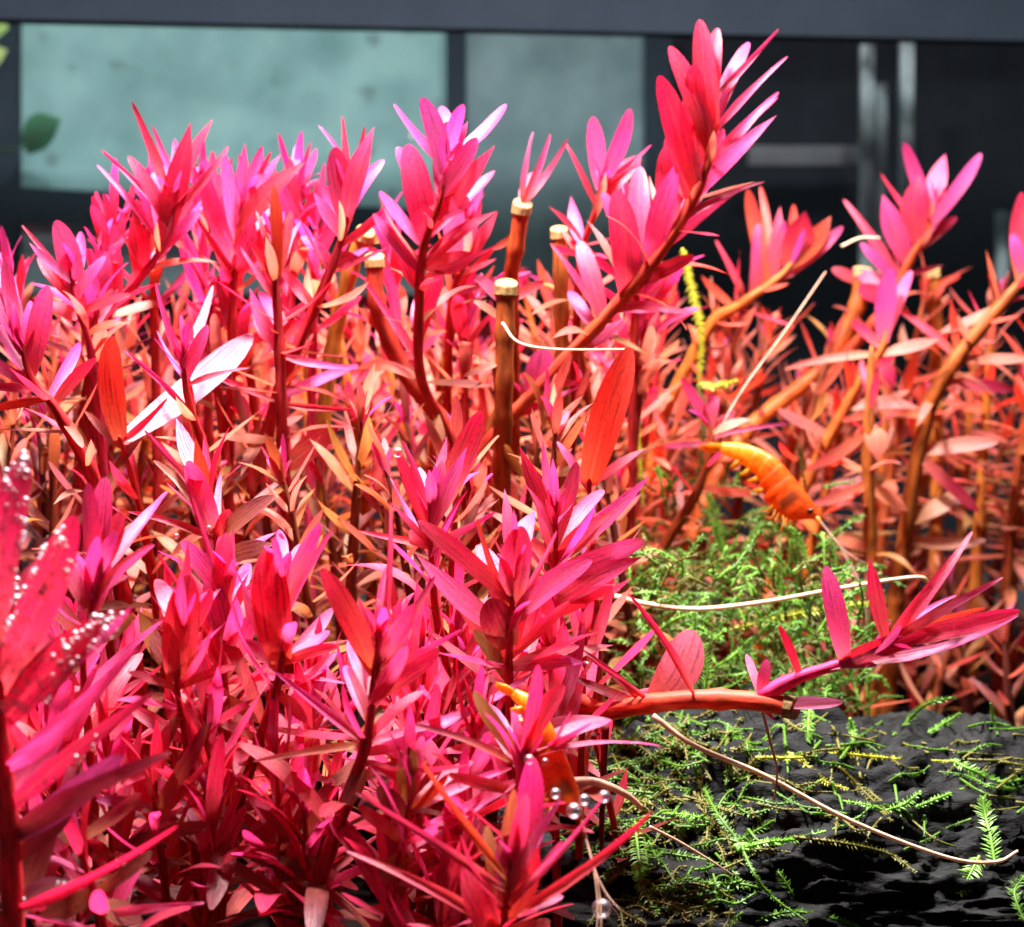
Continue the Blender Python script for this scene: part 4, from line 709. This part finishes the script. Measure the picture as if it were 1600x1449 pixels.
# moss clinging to the plants behind the branch
FB = [('yellow moss strand climbing past the tallest pink shoot', [(1066, 388, 38), (1080, 450, 38), (1095, 520, 38), (1092, 600, 38.2)], 'moss_yellow', 0.13, .06),
      ('short yellow moss arm off the climbing strand', [(1092, 600, 38.1), (1120, 604, 38), (1152, 595, 37.8)], 'moss_yellow', 0.12, .06),
      ('dull yellow moss strand below the climbing strand', [(1092, 600, 38.2), (1098, 680, 38.2), (1090, 760, 38.4)], 'moss_brown', 0.12, .06),
      ('yellow moss strand hanging by the upright dark red leaf', [(1000, 550, 38.5), (992, 620, 38.5), (998, 700, 38.6), (1004, 790, 38.8)], 'moss_yellow', 0.10, .06),
      ('pale green moss sprig under the shrimp tail', [(1132, 870, 36.5), (1120, 820, 36.4), (1108, 772, 36.3)], 'moss_bright', 0.16, .06),
      ('bright green moss sprig under the shrimp head', [(1160, 862, 36.2), (1190, 822, 36.1), (1225, 830, 36), (1255, 860, 36)], 'moss_bright', 0.14, .06),
      ('moss sprig rising from the green mass near the pale arched root', [(1215, 1000, 35.5), (1225, 940, 35.4), (1210, 890, 35.4)], 'moss_bright', 0.14, .06),
      ('thin upright moss strand crossing the pale arched root', [(1250, 1010, 35.5), (1248, 930, 35.4), (1245, 850, 35.4)], 'moss', 0.10, .06),
      ('moss sprig beside the single rounded pink leaf', [(1100, 1080, 31), (1105, 1040, 31), (1085, 990, 31)], 'moss_bright', 0.12, .06),
      ('yellow green level strand under the pale arched root', [(1140, 985, 34.5), (1220, 965, 34.5), (1300, 950, 34.6), (1380, 940, 34.8)], 'moss_yellow', 0.12, .07)]
for lb, pts, mt, lf_, st in FB: frond(lb, [at(*p) for p in pts], mt, lf_, st * .8, 0.016)
# the uncountable moss behind the branch
SV, SF, LV, LF = [], [], [], []
def add(V, F, v, f):
    k = len(V); V.extend(v); F.extend(tuple(i + k for i in q) for q in f)
Z0 = Vector((0, 0, 0))
def moss_mass(name, n, xr, yr, dr, label, mats, rock_p=0.0, leaf=0.11, ll=(25, 80)):
    for mi, mat in enumerate(mats):
        V, F = [], []
        for i in range(n // len(mats)):
            x = rnd(*xr); y = rnd(*yr); d = rnd(*dr); a = rnd(0, 6.28); l = rnd(*ll)
            p0 = on_rock(x, y, rnd(0.0, 0.25), d) if random.random() < rock_p else at(x, y, d)
            dirv = Vector((math.cos(a), rnd(-.5, .5), abs(math.sin(a)) * 0.8)).normalized() * (l * K * d)
            if rock_p and ll[1] > 100:
                x1, y1 = x + math.cos(a) * l, y + math.sin(a) * l * 0.45
                path = [p0] + [on_rock(x + (x1 - x) * q, y + (y1 - y) * q + rnd(-8, 8), rnd(0.04, 0.16), d) for q in (0.33, 0.66, 1.0)]
                if (path[0] - path[3]).length > 3.5 or (path[1] - path[2]).length > 1.6: continue
            else: path = [p0, p0 + dirv * 0.5 + Vector((rnd(-.1, .1), rnd(-.1, .1), rnd(-.05, .2))), p0 + dirv + Vector((0, 0, rnd(-.3, .15)))]
            a_, b_ = frond_data(path, leaf * rnd(0.7, 1.2), 0.07, 0.014, Z0, 0.9)
            add(V, F, a_[0], a_[1]); add(V, F, b_[0], b_[1])
        o = link(name, mesh_from(name, V, F), M[mat]); tag(o, label[mi], 'moss', kind='stuff')
moss_mass('moss_mass', 540, (985, 1360), (880, 1130), (33, 37.5), ('dense green moss growing behind the trimmed branch', 'olive moss strands mixed through the green moss', 'yellow green moss tips scattered in the green moss'), ('moss', 'moss_brown', 'moss_bright'), leaf=0.085)
moss_mass('moss_cover', 200, (930, 1170), (1120, 1430), (29, 31), ('green moss covering the shaded end of the rock', 'brown green moss strands on the shaded end of the rock'), ('moss', 'moss_brown'), 1.0, 0.085, (40, 120))
moss_mass('moss_film', 64, (1140, 1600), (1130, 1290), (30, 34), ('sparse brown moss threads over the rock crest', 'thin green moss threads over the rock crest'), ('moss_brown', 'moss'), 1.0, 0.05, (50, 170))
moss_mass('hanging_moss', 60, (1010, 1290), (760, 900), (36.5, 39), ('fine olive moss hanging among the orange stems', 'fine green moss hanging among the orange stems'), ('moss_brown', 'moss'))
# ================================================================== ROOTS AND THREADS
def thread(label, pts, r, mat='root', color=None, name='aerial_root'):
    P = [p if isinstance(p, Vector) else at(*p) for p in pts]
    c = catmull(P, 30); o = tube(name, [p - P[0] for p in c], [r * (1 - 0.45 * i / 30) for i in range(31)], M[mat], None, 7)
    o.location = P[0] * S; tag(o, label, 'root')
    if color: o.color = (*color, 1)
    return o
thread('long pale root sagging across the dark rock', [(1020, 1118, 27.6), (1085, 1165, 27.6), (1195, 1212, 27.7), (1330, 1283, 27.8), (1480, 1340, 28), (1555, 1347, 28.2), (1590, 1330, 28.4)], 0.042)
thread('pale arched root crossing the moss behind the branch', [(960, 932, 33), (1010, 944, 33), (1090, 952, 33), (1200, 940, 33), (1320, 918, 33), (1430, 902, 33.2), (1452, 912, 33.4)], 0.05)
thread('thin brown root hanging down from the trimmed branch', [(1190, 1105, 27.5), (1205, 1165, 27.5), (1214, 1205, 27.6), (1210, 1250, 27.8)], 0.026, 'antenna')
thread('thin curved pale filament beside the pale cut stem', [(785, 505, 32.6), (810, 535, 32.4), (870, 546, 32.3), (985, 546, 32.4)], 0.026)
thread('straight thin thread slanting up from the small shoot on the right', [(1115, 690, 37), (1160, 610, 37.4), (1225, 520, 38), (1290, 425, 39)], 0.028, 'antenna')
thread('fine pale thread low over the mossy rock', [(1015, 1292, 27), (1060, 1315, 27.2), (1110, 1345, 27.4), (1145, 1368, 27.6)], 0.024)
thread('curved olive root looping beside the hidden orange shrimp', [(890, 1222, 26.2), (930, 1222, 26.2), (975, 1240, 26.3), (1002, 1262, 26.5)], 0.07, 'antenna')
thread('dark red upright stem piece beside the hidden orange shrimp', [(946, 1135, 27.5), (943, 1200, 27.6), (940, 1290, 27.9), (940, 1330, 28.2)], 0.06, 'stem', (0.22, 0.012, 0.02), 'bare_stem')
thread('fine pale loop above the right hand leaves', [(1315, 385, 42), (1345, 372, 42), (1375, 372, 42)], 0.03)
# ================================================================== SHRIMP
def shrimp(label, pts, rmax, flat=0.62, turn=-1):
    """pts: back line from the tail to the rostrum base as (px, py, d)"""
    P = [at(*p) for p in pts]; n = 88; c = catmull(P, n)
    e = empty('orange_shrimp', c[40]); tag(e, label, 'shrimp'); org = c[40]
    prof = [(0, .30), (.06, .42), (.18, .55), (.32, .70), (.46, .86), (.58, 1.0), (.70, 1.04), (.82, .92), (.90, .66), (.96, .36), (1, .16)]
    def pr(t):
        for (a, x), (b, y) in zip(prof, prof[1:]):
            if t <= b: return x + (y - x) * (t - a) / (b - a)
        return prof[-1][1]
    sides = 14; vs_, fs, uv = [], [], []
    view = (CAM - c[44]).normalized()
    frames = []
    for i, p in enumerate(c):
        t = i / n; ax = (c[min(i + 1, n)] - c[max(i - 1, 0)]).normalized()
        dn = view.cross(ax).normalized() * turn; sd = ax.cross(dn).normalized()
        r = pr(t) * rmax
        if t < 0.55: r *= 0.94 + 0.12 * (1 - (t / 0.55 * 6) % 1.0)
        elif t < 0.60: r *= 1.05
        frames.append((p, ax, dn, sd, r))
        for s in range(sides):
            a = 2 * math.pi * s / sides
            q = p + dn * (math.cos(a) * r + r * 0.8) + sd * (math.sin(a) * r * flat)
            vs_.append((q - org) * S); uv.append((abs(s - sides / 2) / (sides / 2), t))
    for i in range(n):
        for s in range(sides):
            s2 = (s + 1) % sides; fs.append((i * sides + s, i * sides + s2, (i + 1) * sides + s2, (i + 1) * sides + s))
    fs.append(tuple(range(sides))[::-1]); fs.append(tuple(n * sides + s for s in range(sides)))
    link('body', mesh_from('body', vs_, fs, uv), M['shrimp'], e)
    # tail fan
    p, ax, dn, sd, r = frames[0]
    for k, a in enumerate((-0.45, 0.0, 0.45)):
        d = (-ax + sd * a + dn * 0.1 * k).normalized(); ctr = p + dn * r * 0.8
        path = [ctr, ctr + d * rmax * 0.7, ctr + d * rmax * 1.3]
        v, f, u = tube_data(path, [r * .7, r * .75, r * .2], 8, org, [0.35] * 3); link('tail_fan', mesh_from('tail_fan', v, f, u), M['shrimp'], e)
    # rostrum, eyes, antennae
    p, ax, dn, sd, r = frames[-1]; hd = p + dn * r * 0.8
    tube('rostrum', [hd - ax * rmax * .2, hd + ax * rmax * .5 + dn * .02, hd + ax * rmax * 1.0 + dn * .03], [r * .9, r * .5, r * .12], M['shrimp'], e, 7, org)
    p2, ax2, dn2, sd2, r2 = frames[-8]
    for s in (-1, 1):
        q = p2 + dn2 * r2 * 0.45 + sd2 * s * r2 * flat * 1.25
        tube('eye', [q - ax2 * .055, q - ax2 * .03, q, q + ax2 * .03, q + ax2 * .055], [.015, .05, .06, .05, .015], M['eye'], e, 9, org)
        for k, (l, cu, w) in enumerate(((2.4, .9, .014), (1.6, .3, .011), (1.3, -.3, .011))):
            path = [hd, hd + ax * l * .4 + sd * s * .1, hd + ax * l * .75 + dn * cu * .25 + sd * s * .25, hd + ax * l + dn * cu * .7 + sd * s * .45]
            cc = catmull(path, 14); tube('antenna', cc, [w * (1 - .7 * i / 14) for i in range(15)], M['antenna'], e, 5, org)
        for k in range(5):                  # walking legs
            i = 56 + k * 4; p3, ax3, dn3, sd3, r3 = frames[i]
            b = p3 + dn3 * r3 * 1.65 + sd3 * s * r3 * flat * .4
            path = [b, b + dn3 * rmax * rnd(.35, .55) + ax3 * rmax * (.1 * k + rnd(-.1, .3)) + sd3 * s * .12, b + dn3 * rmax * rnd(.6, 1.0) + ax3 * rmax * (.3 * k - .5 + rnd(-.3, .3)) + sd3 * s * .1]
            tube('leg', catmull(path, 8), [.017 - .0016 * q for q in range(9)], M['shrimp'], e, 5, org)
        for k in range(4):                  # swimmerets
            i = 16 + k * 10; p3, ax3, dn3, sd3, r3 = frames[i]; b = p3 + dn3 * r3 * 1.6 + sd3 * s * r3 * flat * .3
            v, f, u = tube_data([b, b + dn3 * rmax * .35 - ax3 * .05, b + dn3 * rmax * .6 - ax3 * .12], [.05, .055, .02], 6, org, [.4] * 3); link('swimmeret', mesh_from('swimmeret', v, f, u), M['shrimp'], e)
    return e
shrimp('orange shrimp with a yellow back and dark patch, clinging beside the right hand stems', [(1128, 693, 36.2), (1165, 697, 36.1), (1208, 718, 36), (1240, 755, 35.9), (1262, 782, 35.8), (1280, 806, 35.7)], 0.33)
shrimp('yellow orange shrimp hanging head down, half hidden behind red front leaves', [(806, 1078, 25.0), (836, 1096, 24.9), (864, 1145, 24.85), (888, 1205, 24.8), (904, 1250, 24.7), (912, 1282, 24.6)], 0.21)
# ================================================================== BUBBLES
random.seed(11)
bm = bmesh.new(); bmesh.ops.create_icosphere(bm, subdivisions=2, radius=1.0); bub = bpy.data.meshes.new('air_bubble'); bm.to_mesh(bub); bm.free()
bub.polygons.foreach_set('use_smooth', [True] * len(bub.polygons)); bub.materials.append(M['bubble'])
def bubble(p, r, label, group=None):
    o = bpy.data.objects.new('air_bubble', bub); col.objects.link(o); o.location = p * S; o.scale = (r * S,) * 3
    tag(o, label, 'bubble', group); return o
bpy.context.view_layer.update()
dg = bpy.context.evaluated_depsgraph_get()
def hit(px, py, lift):
    d = (at(px, py, 1.0) - CAM).normalized()
    ok, loc, nn, fi, ob, mx = scn.ray_cast(dg, CAM * S + d * 0.02, d)
    if not ok: return None, None
    return loc / S - d * lift, ob
host = next(o for o in col.objects if o.get('label', '').startswith('stem crowned with leaves densely'))
nb = 0
def beads(x0, y0, x1, y1, wd, n, rr, lab, grp, only=True):
    for i in range(n):
        t = rnd(0.05, 1); a = rnd(-1, 1); L = math.hypot(x1 - x0, y1 - y0); px = x0 + (x1 - x0) * t - (y1 - y0) / L * a * wd; py = y0 + (y1 - y0) * t + (x1 - x0) / L * a * wd
        r = rnd(*rr) * (1.35 if random.random() < .2 else 1); p, ob = hit(px, py, r * 0.75)
        if p is None or (only and ob.parent is not host): continue
        bubble(p, r, lab, grp)
LB = 'tiny round air bubble beading the broad red leaves at the left end'
for a in ((-5, 1010, 40, 705), (-3, 1080, 118, 805), (0, 1130, 190, 950)): beads(*a, 27, 90, (0.036, 0.058), LB, 'bubbles beading the leaves')
LB2 = 'tiny air bubble in a loose row along a long red front leaf'
beads(12, 1275, 240, 1082, 12, 16, (0.028, 0.045), LB2, 'bubbles on the long front leaves'); beads(20, 1415, 278, 1290, 8, 9, (0.026, 0.04), LB2, 'bubbles on the long front leaves')
for px, py, r, lb in ((642, 214, .11, 'single round bubble on the full pink crown'), (621, 707, .08, 'white bubble on the tip of the small pink crown'), (897, 1267, .095, 'largest bubble on the thin beaded leaf'), (913, 1250, .07, 'middle bubble on the thin beaded leaf'), (944, 1245, .075, 'bubble at the very tip of the thin beaded leaf'),
                      (868, 1240, .065, 'bubble on the tip of the short pink leaf by the hidden shrimp'), (843, 1390, .11, 'big clear bubble where the bright red leaf leaves its plant'), (827, 1187, .06, 'small bubble on the top of the blunt pink leaf'), (852, 1191, .055, 'small bubble beside the blunt pink leaf top'), (915, 1041, .08, 'bubble cluster at the tip of the level mauve leaf'),
                      (275, 838, .055, 'lone white bubble above the front crowns'), (326, 826, .06, 'lone white bubble by the pink spike'), (308, 1100, .08, 'round clear bubble under the broad rosy leaf'), (940, 1420, .13, 'large clear bubble low beside the mossy rock')):
    p, ob = hit(px, py, r * 0.7)
    if 'thin beaded' in lb or 'short pink leaf' in lb: p = at(px, py, 22.98)
    if p is not None: bubble(p, r, lb)
